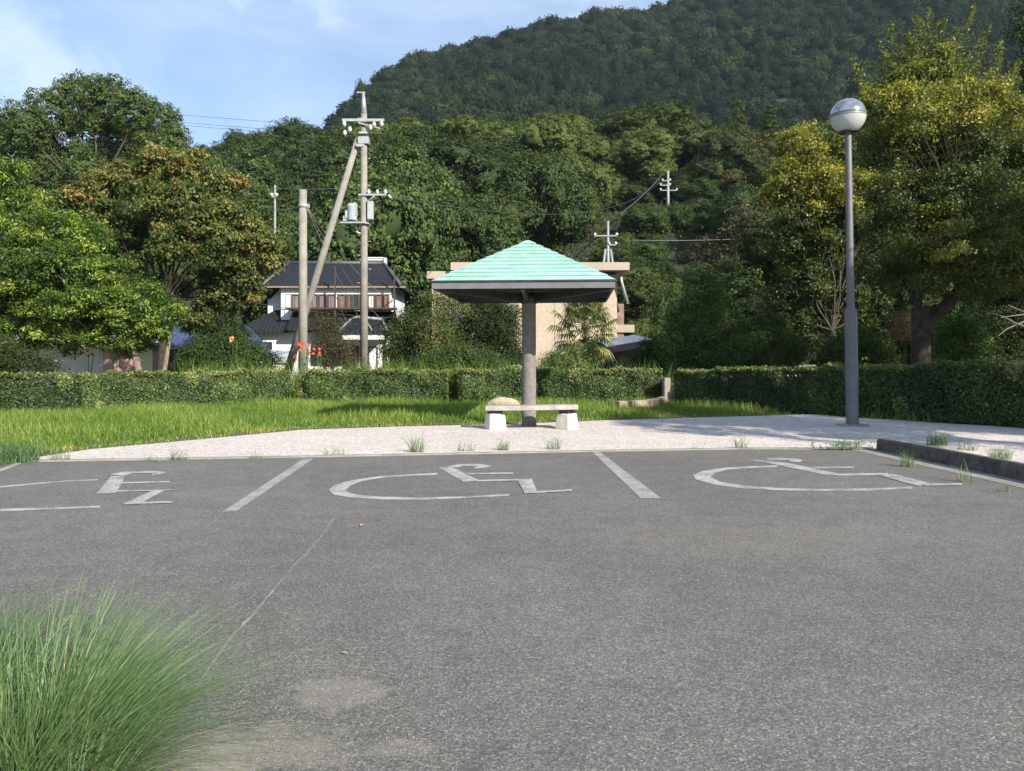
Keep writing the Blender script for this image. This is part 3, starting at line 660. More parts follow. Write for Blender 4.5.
# shrubs and small trees behind the hedges
def shrub(name, label, u0, v0, d, lobes, n, size, mat, cat='shrub', **kw):
    k = dict(core=.5, tint0=.42, tvar=.4, per=14, spread=.16, shell=(.5, 1.1)); k.update(kw)
    return near_tree(name, label, cat, (X(u0, d), d, 0), .06, P(u0, v0, d), lobes_px(lobes, d), n, size, mat, BARK, twigs=3, **k)
shrub('round_bush', 'tall dark round bush behind the hedge right of the beige building', 702, 350, 28.5, [(700, 300, 22, 0), (685, 318, 20, 0), (718, 312, 20, 0), (700, 330, 26, -.3), (680, 345, 22, 0), (722, 345, 22, 0), (702, 358, 24, -.3), (735, 330, 14, .3), (695, 280, 12, .2), (712, 285, 12, 0), (728, 362, 16, 0), (676, 362, 14, 0)], 34000, .085, LEAF_LUSH, 'bush', tint0=.6, tvar=.7)
shrub('camellia_bush', 'dense dark green bush in front of the blue tiled roof', 225, 355, 30, [(205, 352, 16, 0), (228, 346, 17, 0), (250, 355, 15, 0), (190, 362, 12, 0), (268, 362, 11, 0), (215, 363, 14, -.3), (240, 364, 14, -.3), (236, 337, 9, 0)], 18000, .085, LEAF_LUSH, 'bush', tint0=.35)
shrub('garden_tree', 'small dark tree squeezed between the blue roof and the house', 222, 330, 40, [(215, 318, 14, 0), (232, 324, 12, 0), (208, 332, 12, 0), (238, 335, 10, 0)], 8000, .11, LEAF_LUSH, 'tree', tint0=.35)
shrub('feathery_shrub', 'thin olive brown shrub between the two concrete poles', 325, 352, 29.5, [(318, 322, 13, 0), (335, 328, 14, 0), (325, 342, 16, 0), (342, 348, 14, 0), (315, 357, 14, 0), (332, 362, 15, 0), (350, 362, 12, 0)], 13000, .06, LEAF_DULL, core=0, tint0=.35, shell=(.2, 1.15))
shrub('sapling', 'tall slender yellow green sapling left of the shelter post', 437, 352, 30, [(438, 312, 10, 0), (436, 300, 11, .3), (450, 303, 11, .3), (462, 308, 9, .4), (430, 325, 12, 0), (446, 330, 12, 0), (436, 342, 13, 0), (424, 340, 10, 0), (448, 350, 12, 0), (430, 355, 13, 0)], 10000, .075, LEAF_AUTUMN, 'tree', core=0, tint0=.42, shell=(.2, 1.2))
shrub('green_bush', 'loose yellow green bush beside the two storey house', 405, 352, 31, [(408, 320, 11, 0), (396, 334, 13, 0), (415, 332, 12, 0), (405, 345, 15, 0), (390, 352, 12, 0), (418, 352, 14, 0), (398, 362, 13, 0)], 14000, .08, LEAF_OLIVE, 'bush', core=.3)
shrub('grey_green_bush', 'wide grey green bush under the left side of the shelter roof', 488, 345, 33, [(470, 318, 15, 0), (490, 308, 16, 0), (508, 318, 15, 0), (460, 335, 14, 0), (485, 335, 17, 0), (508, 340, 16, 0), (470, 352, 16, 0), (495, 356, 16, 0), (515, 358, 12, 0), (476, 302, 9, 0), (447, 320, 12, 0), (450, 340, 13, 0), (500, 325, 14, -.3), (445, 358, 12, 0)], 34000, .09, LEAF_HILL, 'bush', tint0=.45)
shrub('leafy_bush', 'low leafy bush with rising grasses behind the hedge gap', 455, 362, 27, [(440, 362, 12, 0), (458, 356, 13, 0), (475, 362, 12, 0), (425, 364, 10, 0), (490, 364, 11, 0)], 10000, .07, LEAF_LUSH, 'bush', core=.3, tint0=.5)
shrub('silvery_bush', 'silvery leaved bush under the palm right of the post', 578, 358, 28, [(560, 358, 9, 0), (574, 352, 9, 0), (550, 362, 8, 0), (566, 366, 9, 0), (580, 366, 8, 0), (545, 368, 7, 0)], 6000, .07, LEAF_HEDGE, 'bush', core=.2, tint0=.62, shell=(.3, 1.2))
shrub('grey_shrub', 'small grey green shrub at the corner of the brown shed', 656, 360, 30, [(648, 350, 10, 0), (660, 346, 10, 0), (654, 360, 13, 0), (666, 358, 10, 0), (640, 362, 9, 0)], 8000, .07, LEAF_OLIVE, core=.3, tint0=.4)
shrub('dry_shrub', 'straw coloured twiggy shrub between the lamp post and the thick trunk', 905, 345, 25, [(900, 322, 9, 0), (910, 330, 9, 0), (897, 335, 8, 0), (908, 318, 7, .3)], 3500, .06, LEAF_DULL, core=0, tint0=.85, shell=(.1, 1.2))
shrub('understorey_shrub', 'dim shrub to the left of the lamp post behind the dark hedge', 770, 355, 27, [(755, 345, 14, 0), (775, 340, 16, .3), (795, 350, 16, 0), (760, 360, 14, 0), (785, 362, 14, 0), (745, 362, 12, 0)], 12000, .08, LEAF_LUSH, core=.2, tint0=.6, tvar=.6)
shrub('understorey_shrub', 'leafy shrub directly behind the lamp post base', 850, 352, 26, [(835, 350, 15, 0), (855, 342, 16, .3), (875, 352, 16, 0), (840, 362, 12, 0), (862, 364, 13, 0), (885, 362, 12, 0)], 12000, .08, LEAF_LUSH, core=.2, tint0=.62, tvar=.6)
shrub('understorey_shrub', 'yellow green leafy shrub right of the thick dark trunk', 950, 350, 23.5, [(948, 335, 13, 0), (962, 328, 14, 0), (975, 345, 14, 0), (945, 355, 12, 0), (960, 360, 12, 0)], 9000, .08, LEAF_BRIGHT, core=0, tint0=.5, tvar=.5)
shrub('understorey_shrub', 'dark mass of shrubs at the picture edge beyond the thick trunk', 1010, 345, 27, [(1000, 330, 20, 0), (1025, 325, 24, 0), (1045, 340, 24, 0), (1010, 350, 18, 0), (985, 318, 18, 1), (1060, 310, 30, 0)], 14000, .09, LEAF_HILL, core=.3, tint0=.35)
for (u, v, d, w, k, lab) in ((770, 300, 42, 110, 'dark', 'dark tree seen between the round bush and the yellow leaved tree'), (840, 270, 44, 130, 'dark', 'dark tree filling in below the yellow leaves'), (920, 250, 40, 140, 'dark', 'dark tree in the gloom behind the thick trunk'),
                             (1010, 230, 38, 150, 'dark', 'dark tree behind the right end of the hedge'), (890, 180, 48, 150, 'dark', 'tall dark tree behind the crown of the thick trunked tree'), (990, 130, 46, 150, 'dark', 'tall dark tree behind the yellow tinged crown edge'),
                             (70, 235, 46, 130, 'dark', 'dark tree behind the bright clipped tree'), (0, 215, 50, 150, 'dark', 'dark tree at the picture edge behind the bright trees'), (170, 255, 58, 120, 'dark', 'dark tree behind the orange tinged tree and blue roof'), (640, 322, 48, 60, 'lush', 'low creeper covered tree at the corner of the beige building'), (668, 290, 50, 70, 'lush', 'creeper covered tree left of the dark round bush'),
                             (425, 290, 62, 70, 'dark', 'dark tree between the house and the beige building'), (460, 285, 60, 70, 'lush', 'green tree left behind the shelter roof')):
    special(k, u, v, d, w, lab, zb=0)

# windmill palm
pd_ = 34.; pc = P(585, 318, pd_); pr = empty('fan_palm', (pc.x, pc.y, 0), 'fan palm with shaggy trunk in front of the beige building', 'palm')
mb = MB(); mb.tube([(0, 0, 0), (.05, 0, 1.2), (0, 0, pc.z-.1)], [.13, .15, .12], 10); mb.obj('trunk', BARK, pr)
for k in range(46):
    az = k*2.399; el = R(75-135*(k/46)); rl = random.uniform(.7, 1.15); D = Vector((math.cos(az)*math.cos(el), math.sin(az)*math.cos(el), math.sin(el)))
    c0 = Vector((0, 0, pc.z-.1-.5*k/46)); c1 = c0+D*rl-Vector((0, 0, .12)); S = D.cross(Vector((0, 0, 1))).normalized(); U = S.cross(D)
    mb = MB(); mb.tube([c0, c0.lerp(c1, .5)+Vector((0, 0, .06)), c1], [.02, .014, .01], 5, cap=False)
    for j in range(22):
        a = R(-115+230*j/21); dv = (D*math.cos(a)+S*math.sin(a)*1.0+U*.25*math.cos(a)).normalized(); l = .86*(1-.2*abs(a)/2)*random.uniform(.85, 1.05); w = S*math.cos(a)*.040-D*math.sin(a)*.040
        m_ = c1+dv*l*.6; e_ = c1+dv*l-Vector((0, 0, l*.45)); mb.add([c1, m_-w, e_, m_+w], [(0, 1, 2, 3)])
    o = mb.obj('frond', LEAF_PALM, pr, smooth=False); at = o.data.attributes.new('tint', 'FLOAT', 'FACE'); at.data.foreach_set('value', np.clip(rng.normal(.5-(-.3 if k > 38 else 0), .2, len(o.data.polygons)), 0, 1).astype(np.float32))

# flowers near the short pole and on bushes
RED = M('orange_petals', (.60, .11, .04), (.48, .07, .03), 30, .6); PINK = M('salmon_petals', (.75, .30, .18), (.7, .22, .12), 30, .6); YEL = M('yellow_petals', (.75, .50, .04), (.7, .4, .04), 30, .6)
LEAFB = M('lily_leaf', (.06, .16, .04), (.03, .09, .02), 12, .5)
def flower(label, u, v, d, rp, mat, nfl=5, stem=True):
    c = P(u, v, d); root = empty('flowering_plant', (c.x, c.y, 0), label, 'flower')
    for k in range(nfl):
        mb = MB(); o = Vector((random.uniform(-1, 1)*rp, random.uniform(-.15, .15), c.z+random.uniform(-1, 1)*rp))
        for j in range(6):
            a = j*math.pi/3+random.random()*.3; s = rp*.42
            t = Vector((math.cos(a), -.5, math.sin(a)))*s; b = Vector((-math.sin(a), 0, math.cos(a)))*s*.38
            mb.add([o, o+t*.55+b, o+t+Vector((0, s*.25, -s*.1)), o+t*.55-b], [(0, 1, 2, 3)])
        mb.obj('blossom', mat, root)
    mb = MB()
    for k in range(nfl): limb(mb, (random.uniform(-.1, .1), 0, 0), (random.uniform(-1, 1)*rp, .05, c.z-.05), .009, .006, .05, 5, 4)
    mb.obj('stem', LEAFB, root)
    b = np.tile([0, 0, 0.], (60, 1))+rng.normal(size=(60, 3))*[.15, .1, 0]
    V, F = blades(b, rng.uniform(.5, 1., 60)*max(.5, c.z*.6), .06, rng.uniform(.2, .6, 60)); obj_np('leaves', V, F, GRASS, root, np.full(len(F), .3))
flower('bright orange red flowers against the foot of the short concrete pole', 304.5, 348, 27, .17, RED, 8)
flower('small red flowers low between the strut and the short pole', 294, 358, 27.5, .12, RED, 5)
flower('faded red flowers just right of the short pole', 318, 352, 27.5, .14, RED, 5)
flower('salmon coloured blossom on top of the dense bush', 234, 338, 29.2, .15, PINK, 4)
flower('red flowers between the trunks of the clipped tree', 91, 353, 26.5, .12, RED, 4)
flower('yellow flowers on the hedge top beside the lamp post', 866, 361, 19.8, .09, YEL, 4)

# tall grass and blade leaves behind hedges (uncountable)
n = 5200; u = np.concatenate([rng.uniform(395, 520, 2600), rng.uniform(180, 300, 900), rng.uniform(520, 670, 900), rng.uniform(340, 400, 800)]); dd = rng.uniform(25.2, 28.5, n)
b = np.stack([(u-CX)*dd/F_, dd, np.zeros(n)], 1)
V, F = blades(b, rng.uniform(.9, 1.75, n), .028, rng.uniform(.15, .7, n)); o = obj_np('tall_grass', V, F, GRASS, tint=np.repeat(np.clip(rng.normal(.45, .2, n), 0, 1), 4))
tag(o, 'tall green grass growing up behind the clipped hedges', None, None, 'stuff')

# ------------------------------------------------------------------ hedges
def hedge(name, label, A, B, h0, h1, thick, n, dark=0, sz=.062, bot=0.05):  # dark lowers the leaf tint, painting shade onto the shaded hedges
    n = int(n*1.8)
    A = Vector(A); B = Vector(B); base = (A+B)/2; root = empty(name, (base.x, base.y, 0), label, 'hedge', 'clipped hedges behind the path')
    t = (B-A); L = t.length; t /= L; nn = Vector((-t.y, t.x))   # thickness goes away from the viewer
    if nn.y < 0: nn = -nn
    def wob(s, q): return .04*np.sin(s*2.1+q)+.025*np.sin(s*5.3+q*2)+.02*np.sin(s*11+q)
    aF = L*h0; aT = L*thick; aE = thick*h0
    k = int(n*aF/(aF+aT+aE)); k2 = int(n*aT/(aF+aT+aE)); k3 = n-k-k2
    s = np.concatenate([rng.uniform(0, L, k), rng.uniform(0, L, k2), rng.choice([0., L], k3)])
    w = np.concatenate([np.zeros(k), rng.uniform(0, thick, k2), rng.uniform(0, thick, k3)])
    f = np.concatenate([rng.uniform(0, 1, k), np.ones(k2), rng.uniform(0, 1, k3)])
    hh = (h0+(h1-h0)*s/L)*(1+wob(s, 3)*.6); z = bot+f*(hh-bot)
    corner = np.clip((f-.85)/.15, 0, 1)
    depth = np.abs(rng.normal(size=n))*.07
    off = wob(s*1.3, z.mean()+1)+.05*np.sin(z*7+s*3)+corner*.05
    Nf = np.zeros((n, 3)); P0 = np.zeros((n, 3))
    isF = np.arange(n) < k; isT = (np.arange(n) >= k) & (np.arange(n) < k+k2); isE = np.arange(n) >= k+k2
    # push leaves outwards / inwards
    ww = np.where(isF, off+depth, w); zz = z+np.where(isT, rng.normal(size=n)*.03-depth*.3+.03*np.sin(s*9), 0)
    ss = s+np.where(isE, np.where(s > 0, -1, 1)*(depth+.03), 0)
    P0[:, 0] = A.x+t.x*ss+nn.x*ww; P0[:, 1] = A.y+t.y*ss+nn.y*ww; P0[:, 2] = zz
    Nf[isF] = (-nn.x, -nn.y, .3); Nf[isT] = (0, 0, 1); Nf[isE] = (0, 0, .3); Nf[isE, 0] = np.where(s[isE] > 0, t.x, -t.x)
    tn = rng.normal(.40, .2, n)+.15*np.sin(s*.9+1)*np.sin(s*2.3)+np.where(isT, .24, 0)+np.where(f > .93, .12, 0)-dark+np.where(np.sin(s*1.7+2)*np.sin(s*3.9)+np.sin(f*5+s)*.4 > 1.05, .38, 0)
    Vl = leaf_quads(P0-np.array([base.x, base.y, 0]), Nf, sz, .6, .65)
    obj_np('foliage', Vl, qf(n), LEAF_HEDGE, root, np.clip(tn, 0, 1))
    mb = MB(); m = 14
    for i in range(m):   # woody inside
        a, b = i/m*L, (i+1)/m*L
        for (s0, s1) in ((a, b),):
            q = [A+t*max(s0, .2)+nn*.26, A+t*min(s1, L-.2)+nn*.26, A+t*min(s1, L-.2)+nn*(thick-.12), A+t*max(s0, .2)+nn*(thick-.12)]
            ha = (h0+(h1-h0)*s0/L)-.2
            mb.add([(p.x-base.x, p.y-base.y, zz_) for zz_ in (0, ha) for p in q], [(4, 5, 6, 7), (0, 1, 5, 4), (1, 2, 6, 5), (2, 3, 7, 6), (3, 0, 4, 7)])
    mb.obj('branches', HEDGEIN, root)
HEDGEIN = M('hedge_twigs', (.022, .026, .012), (.035, .030, .018), 25, 1, bmp=1)
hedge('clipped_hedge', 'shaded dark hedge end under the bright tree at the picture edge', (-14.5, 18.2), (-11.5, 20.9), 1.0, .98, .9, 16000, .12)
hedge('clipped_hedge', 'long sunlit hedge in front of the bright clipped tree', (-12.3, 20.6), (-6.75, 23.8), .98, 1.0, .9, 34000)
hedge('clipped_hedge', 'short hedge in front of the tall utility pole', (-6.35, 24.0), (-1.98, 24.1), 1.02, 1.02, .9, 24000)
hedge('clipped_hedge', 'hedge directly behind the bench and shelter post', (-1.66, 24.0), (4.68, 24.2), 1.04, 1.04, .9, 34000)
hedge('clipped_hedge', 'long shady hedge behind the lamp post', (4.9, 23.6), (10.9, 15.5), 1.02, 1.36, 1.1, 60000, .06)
shrub('gap_bush', 'yellowish bush filling the gap between two hedges left of the bench', 452, 385, 24.6, [(452, 378, 7, 0), (450, 390, 7, 0), (455, 400, 6, 0)], 2500, .05, LEAF_OLIVE, 'bush', tint0=.6, spread=.08, core=0)
shrub('gap_bush', 'greyish bush filling the hedge gap below the short pole', 302, 385, 24.4, [(301, 379, 7, 0), (303, 392, 8, 0), (299, 402, 6, 0)], 2500, .05, LEAF_HEDGE, 'bush', tint0=.8, spread=.08, core=0)

# ------------------------------------------------------------------ grass strip
def seg_dist(px, py, pts):
    best = np.full(len(px), 1e9)
    for a, b in zip(pts, pts[1:]):
        ax, ay = a; bx, by = b; L2_ = (bx-ax)**2+(by-ay)**2
        tt = np.clip(((px-ax)*(bx-ax)+(py-ay)*(by-ay))/L2_, 0, 1); best = np.minimum(best, np.hypot(px-ax-tt*(bx-ax), py-ay-tt*(by-ay)))
    return best
def inpoly(px, py, poly):
    r = np.zeros(len(px), bool); j = len(poly)-1
    for i in range(len(poly)):
        xi, yi = poly[i]; xj, yj = poly[j]
        r ^= ((yi > py) != (yj > py)) & (px < (xj-xi)*(py-yi)/(yj-yi+1e-12)+xi); j = i
    return r
front = [(p.x, p.y) for p in backedge]
gpoly = [(-16, 9)]+[(p.x, p.y) for p in (G(-60, 472), G(8, 464), G(30, 459.5))]+front[3:]+[(9.6, 16.9), (5.2, 23.4), (4.8, 24.15), (-1.6, 24.1), (-6.5, 24.1), (-12, 20.8), (-14.5, 18.3), (-17, 16)]
o = poly_sheet('lawn', gpoly, .006, SOIL)
n = 120000
px = rng.uniform(-16, 9.5, n*3); py = rng.uniform(10.2, 24.1, n*3)
dens = np.interp(px, [-16, -6, 0, 5, 9], [1, 1, .9, .75, .3]); keep = inpoly(px, py, gpoly) & (rng.random(n*3) < dens)
px, py = px[keep][:n], py[keep][:n]
ed0 = seg_dist(px, py, front); kk = (ed0 > .32+.2*np.sin(px*3.1)+.12*np.sin(px*8)) | (rng.random(len(px)) < .25)
px, py = px[kk], py[kk]; n = len(px)
ed = seg_dist(px, py, front)
patch = .5+.5*np.sin(px*1.3+np.sin(py*2))*np.cos(py*1.1+px*.3)
h = rng.uniform(.06, .24, n)*(.4+.9*np.clip(ed/2.0, 0, 1))*(.55+.9*patch)
V, F = blades(np.stack([px, py, np.zeros(n)], 1), h, .014, rng.uniform(.1, .8, n), segs=3)
tn = rng.normal(.58, .16, n)+.3*(patch-.5)+np.where(ed < .5, .22, 0)
o = obj_np('grass', V, F, GRASS, tint=np.repeat(np.clip(tn, 0, 1), 3)); tag(o, 'bright green grass strip between the path and the hedges', None, None, 'stuff')

# weeds and tufts in the joints
def tuft(label, x, y, n, h, spread, tint=.5, lean=.5, rad=.06, grp='weed tufts along the path edge', wd=.006, leafy=0):
    root = bpy.data.objects.new('weed_tuft', None)
    b = np.zeros((n, 3)); a = rng.uniform(0, 6.28, n); r = rad*np.sqrt(rng.random(n)); b[:, 0] = r*np.cos(a)*spread; b[:, 1] = r*np.sin(a)
    V, F = blades(b, rng.uniform(.5, 1.1, n)*h, wd, np.abs(rng.normal(lean, .25, n)), segs=4)
    t = np.repeat(np.clip(rng.normal(tint, .15, n), 0, 1), 4)
    if leafy:
        q = rng.normal(size=(leafy, 3))*[rad*spread*1.2, rad, .03]+[0, 0, .05]; q[:, 2] = np.abs(q[:, 2]); LV = leaf_quads(q, np.tile([0, 0, 1.], (leafy, 1)), .05, .6, .6)
        F = np.concatenate([F, qf(leafy)+len(V)]); V = np.concatenate([V, LV]); t = np.concatenate([t, np.full(leafy, .55)])
    o = obj_np('weed_tuft', V, F, GRASSF, tint=t); o.location = (x, y, 0); bpy.data.objects.remove(root)
    tag(o, label, 'weed', grp)
for (u, v, n, h, sp, lab) in ((417, 453, 90, .42, 2, 'tallest weed tuft left of the bench at the path edge'), (466, 452, 45, .22, 2.5, 'sparse weed tuft just left of the bench at the path edge'), (503, 451, 70, .26, 1.6, 'dense small weed tuft below the bench seat'),
                             (553, 450, 60, .30, 2, 'weed tuft in front of the right bench pedestal'), (335, 456, 40, .2, 3, 'thin weeds at the path edge by the far end of the bay line'), (180, 460, 50, .26, 2.5, 'weed tuft behind the leftward wheelchair symbol'),
                             (60, 461, 60, .22, 3, 'low weed clump near the grass corner'), (258, 459, 25, .18, 2, 'few thin weeds between symbol and bay line'), (740, 449, 50, .28, 1.8, 'weed tuft midway between bench and lamp post'),
                             (698, 450, 22, .12, 2, 'tiny weed tuft right of the bay line'), (908, 467, 60, .28, 1.5, 'weed tuft rooted in the gutter against the dark kerb'), (965, 482, 22, .3, 1.5, 'few long weed blades in the gutter beside the kerb'), (1003, 492, 22, .14, 1.5, 'small weed at the outer edge of the gutter'), (150, 462, 26, .14, 3, 'scattered weeds beside the low weed clump')):
    p = G(u, v); tuft(lab, p.x, p.y, n, h, sp)
p = G(846, 449.5); tuft('leafy weed cluster at the far end of the kerb', p.x, p.y, 80, .3, 4, leafy=90)
for (u, v, n, h, lab) in ((938, 446, 170, .32, 'grass tuft behind the far part of the kerb'), (967, 451, 60, .22, 'smaller grass tuft between two others behind the kerb'), (1000, 460, 150, .27, 'grass tuft behind the kerb near the picture edge')):
    p = G(u, v); tuft(lab, max(p.x, kx0+.28), p.y, n, h, 2, grp='grass tufts behind the kerb', rad=.09)
for (u, v, n, h, lab) in ((5, 462, 500, .35, 'thick dark grass clump spilling over the asphalt corner'), (-30, 466, 500, .4, 'thick grass clump cut off by the picture edge'), (22, 455, 240, .25, 'low grass clump beside the asphalt corner')):
    p = G(u, v); tuft(lab, p.x, p.y, n, h, 3, tint=.3, rad=.16, grp='grass clumps at the asphalt corner', wd=.01)

# foreground tussocks
def tussock(label, x, y, n, h, rad, tint, bias=None, lean=(.1, 1.15)):
    K = max(6, n//150); ca = rng.uniform(0, 2*np.pi, K); cr = np.sqrt(rng.random(K))*rad; kk = rng.integers(0, K, n)
    ch = rng.uniform(.72, 1.12, K); cb = rng.normal(size=K)*.5; ct = rng.normal(size=K)*.09; cl = rng.uniform(.6, 1.35, K)
    b = np.zeros((n, 3)); b[:, 0] = cr[kk]*np.cos(ca[kk])+rng.normal(size=n)*rad*.13; b[:, 1] = cr[kk]*np.sin(ca[kk])+rng.normal(size=n)*rad*.13
    az = np.arctan2(b[:, 1], b[:, 0])+cb[kk]+rng.normal(size=n)*.55; r = np.minimum(1.15, np.hypot(b[:, 0], b[:, 1])/rad)
    ln = (lean[0]+(lean[1]-lean[0])*r**1.1*rng.uniform(.5, 1.2, n))*cl[kk]
    w_ = rng.uniform(.0022, .0046, n); w_[rng.random(n) < .08] *= 1.7
    V, F = blades(b, rng.uniform(.4, 1.05, n)*h*ch[kk], w_, ln, az, segs=7, curve=1.5)
    t = np.clip(rng.normal(tint, .15, n)+ct[kk], 0, .9); t[rng.random(n) < .02] = 1.
    o = obj_np('grass_tussock', V, F, GRASSF, tint=np.repeat(t, 7)); o.location = (x, y, 0); tag(o, label, 'grass clump', 'tall grass clumps in front'); return o
tussock('large fine bladed pale green grass clump at the lower left corner', -1.58, 2.50, 6200, .74, .23, .5, lean=(.1, 1.05))
tussock('darker green grass clump at the picture edge behind the large pale one', -2.28, 2.95, 3800, .70, .24, .22)
tussock('small drooping grass clump in front of the large pale one', -1.95, 2.25, 2200, .72, .22, .4)
tussock('small spreading grass clump to the right of the large pale one', -1.28, 2.22, 1300, .55, .16, .5, lean=(.3, 1.3))
tussock('few long wispy stems rising above the large pale clump', -1.62, 2.52, 45, .98, .18, .6, lean=(.1, .75))
tussock('bent dead straw blades standing in the large pale clump', -1.55, 2.5, 70, .62, .24, .99, lean=(.4, 1.7))
# sandy litter at its foot
mb = MB()
for k in range(260):
    x, y = -1.05+random.gauss(0, .3), 2.75+random.gauss(0, .22); a = random.random()*6.28; l = random.uniform(.004, .012)
    t = Vector((math.cos(a), math.sin(a), random.uniform(0, .2)))*l; b = Vector((-math.sin(a), math.cos(a), 0))*.0018
    c = Vector((x, y, .004)); mb.add([c-t-b, c+t-b, c+t+b, c-t+b], [(0, 1, 2, 3)])
o = mb.obj('straw_litter', M('dry_straw', (.36, .31, .22), (.26, .22, .15), 40, .9)); tag(o, 'dry straw bits lying beside the grass clump', None, None, 'stuff')
LITTER = M('dead_leaf', (.42, .28, .13), (.26, .17, .08), 40, .8)
for (u, v, s_, lab) in ((362, 526, .045, 'small dry leaf lying behind the crack on the asphalt'), (345, 655, .02, 'tiny pale leaf on the asphalt right of the grass clump'), (712, 479, .035, 'small dry leaf lying inside the symbol beside the kerb'), (640, 470, .03, 'small dry leaf beside the bay line')):
    p = G(u, v); mb = MB(); a = random.random()*3; t = Vector((math.cos(a), math.sin(a), .1))*s_; b = Vector((-math.sin(a), math.cos(a), .25))*s_*.45; c = Vector((0, 0, .012))
    mb.add([c-t, c+b, c+t, c-b+Vector((0, 0, .006))], [(0, 1, 2), (0, 2, 3)]); o = mb.obj('dry_leaf', LITTER); o.location = (p.x, p.y, .0); tag(o, lab, 'leaf', 'dry leaves on the asphalt')

# ------------------------------------------------------------------ shelter
GREENROOF = M('mint_roof_sheet', (.29, .47, .41), (.24, .41, .355), 1.2, .5, spec=.4, bmp=.05, fine=6)
DARKST = M('dark_steel', (.035, .033, .033), (.06, .055, .05), 5, .5, .3); GREYST = M('grey_fascia', (.15, .15, .16), (.12, .12, .13), 4, .5)
COLM = M('exposed_aggregate_column', (.20, .185, .165), (.14, .13, .115), 9, .95, bmp=.9, fine=90)
sx, sy = X(528, 16.6), 16.6
sh_root = empty('park_shelter', (sx, sy, 0), 'one post shelter with square mint green roof over the bench', 'shelter', None, R(-4.5))
hw, ez, pz = 1.76, 2.95, 3.96
mb = MB(); nst = 11
for i in range(nst):   # stepped sheet courses
    f0, f1 = i/nst, (i+1)/nst; w0, w1 = hw*(1-f0), hw*(1-f1)
    sl = (pz-ez)/hw; z1 = ez+(pz-ez)*f1
    if i: w0 += .017
    z0 = ez+(pz-ez)*f0+(.022-.017*sl if i else 0)
    if i == nst-1: w1 = .03
    for k in range(4):
        m = Matrix.Rotation(k*math.pi/2, 3, 'Z'); q = [m @ Vector(p) for p in ((-w0, -w0, z0), (w0, -w0, z0), (w1, -w1, z1), (-w1, -w1, z1))]; mb.add(q, [(0, 1, 2, 3)])
        if i: q = [m @ Vector(p) for p in ((-w0, -w0, z0-.012), (w0, -w0, z0-.012), (w0, -w0, z0), (-w0, -w0, z0), (-w0+.02, -w0+.02, z0-.011), (w0-.02, -w0+.02, z0-.011))]; mb.add(q, [(0, 1, 2, 3), (4, 5, 1, 0)])
mb.add([(-.04, -.04, pz-.005), (.04, -.04, pz-.005), (.04, .04, pz-.005), (-.04, .04, pz-.005)], [(0, 1, 2, 3)])
mb.obj('roof', GREENROOF, sh_root)
mb = MB()
for k in range(4):
    m = Matrix.Rotation(k*math.pi/2, 3, 'Z')
    for (a, b, z0, z1) in ((hw-.05, hw-.01, ez-.16, ez-.035),):
        V = [m @ Vector(p) for p in ((-b, -b, z0), (b, -b, z0), (b, -b, z1), (-b, -b, z1), (-a, -a, z0), (a, -a, z0), (a, -a, z1), (-a, -a, z1))]
        mb.add(V, [(0, 1, 2, 3), (5, 4, 7, 6), (4, 5, 1, 0), (3, 2, 6, 7)])
mb.obj('fascia', GREYST, sh_root)
mb = MB()
for k in range(4):
    m = Matrix.Rotation(k*math.pi/2, 3, 'Z'); b0, b1 = hw+.015, hw-.06
    V = [m @ Vector(p) for p in ((-b0, -b0, ez-.033), (b0, -b0, ez-.033), (b0, -b0, ez-.004), (-b0, -b0, ez-.004), (-b1, -b1, ez-.033), (b1, -b1, ez-.033))]
    mb.add(V, [(0, 1, 2, 3), (4, 5, 1, 0)])
mb.obj('eave_trim', DARKST, sh_root)
mb = MB()   # soffit boards following the slope, inset, and rafters
for k in range(4):
    m = Matrix.Rotation(k*math.pi/2, 3, 'Z'); V = [m @ Vector(p) for p in ((-hw+.06, -hw+.06, ez-.05), (hw-.06, -hw+.06, ez-.05), (.12, -.12, ez+.30), (-.12, -.12, ez+.30))]; mb.add(V, [(3, 2, 1, 0)])
mb.obj('soffit', DARKST, sh_root)
for k in range(8):
    m = Matrix.Rotation(k*math.pi/4, 3, 'Z'); L = (hw-.05)*(1.41 if k % 2 else 1); mb = MB()
    V = [m @ Vector(p) for p in ((.13, -.04, ez-.32), (L, -.04, ez-.20), (L, .04, ez-.20), (.13, .04, ez-.32), (.13, -.04, ez-.14), (L, -.04, ez-.10), (L, .04, ez-.10), (.13, .04, ez-.14))]
    mb.add(V, [(3, 2, 1, 0), (4, 5, 6, 7), (0, 1, 5, 4), (1, 2, 6, 5), (2, 3, 7, 6), (3, 0, 4, 7)]); mb.obj('rafter', DARKST, sh_root)
mb = MB(); mb.lathe([(.165, 0), (.165, .04), (.153, .06), (.150, 1.5), (.148, ez-.13)], (.02, 0, 0), n=36); mb.obj('column', COLM, sh_root)
MB().lathe([(.0, ez-.12), (.22, ez-.12), (.22, ez-.30), (.16, ez-.34), (.150, ez-.34)][::-1], (.02, 0, 0), n=28).obj('capital', DARKST, sh_root)

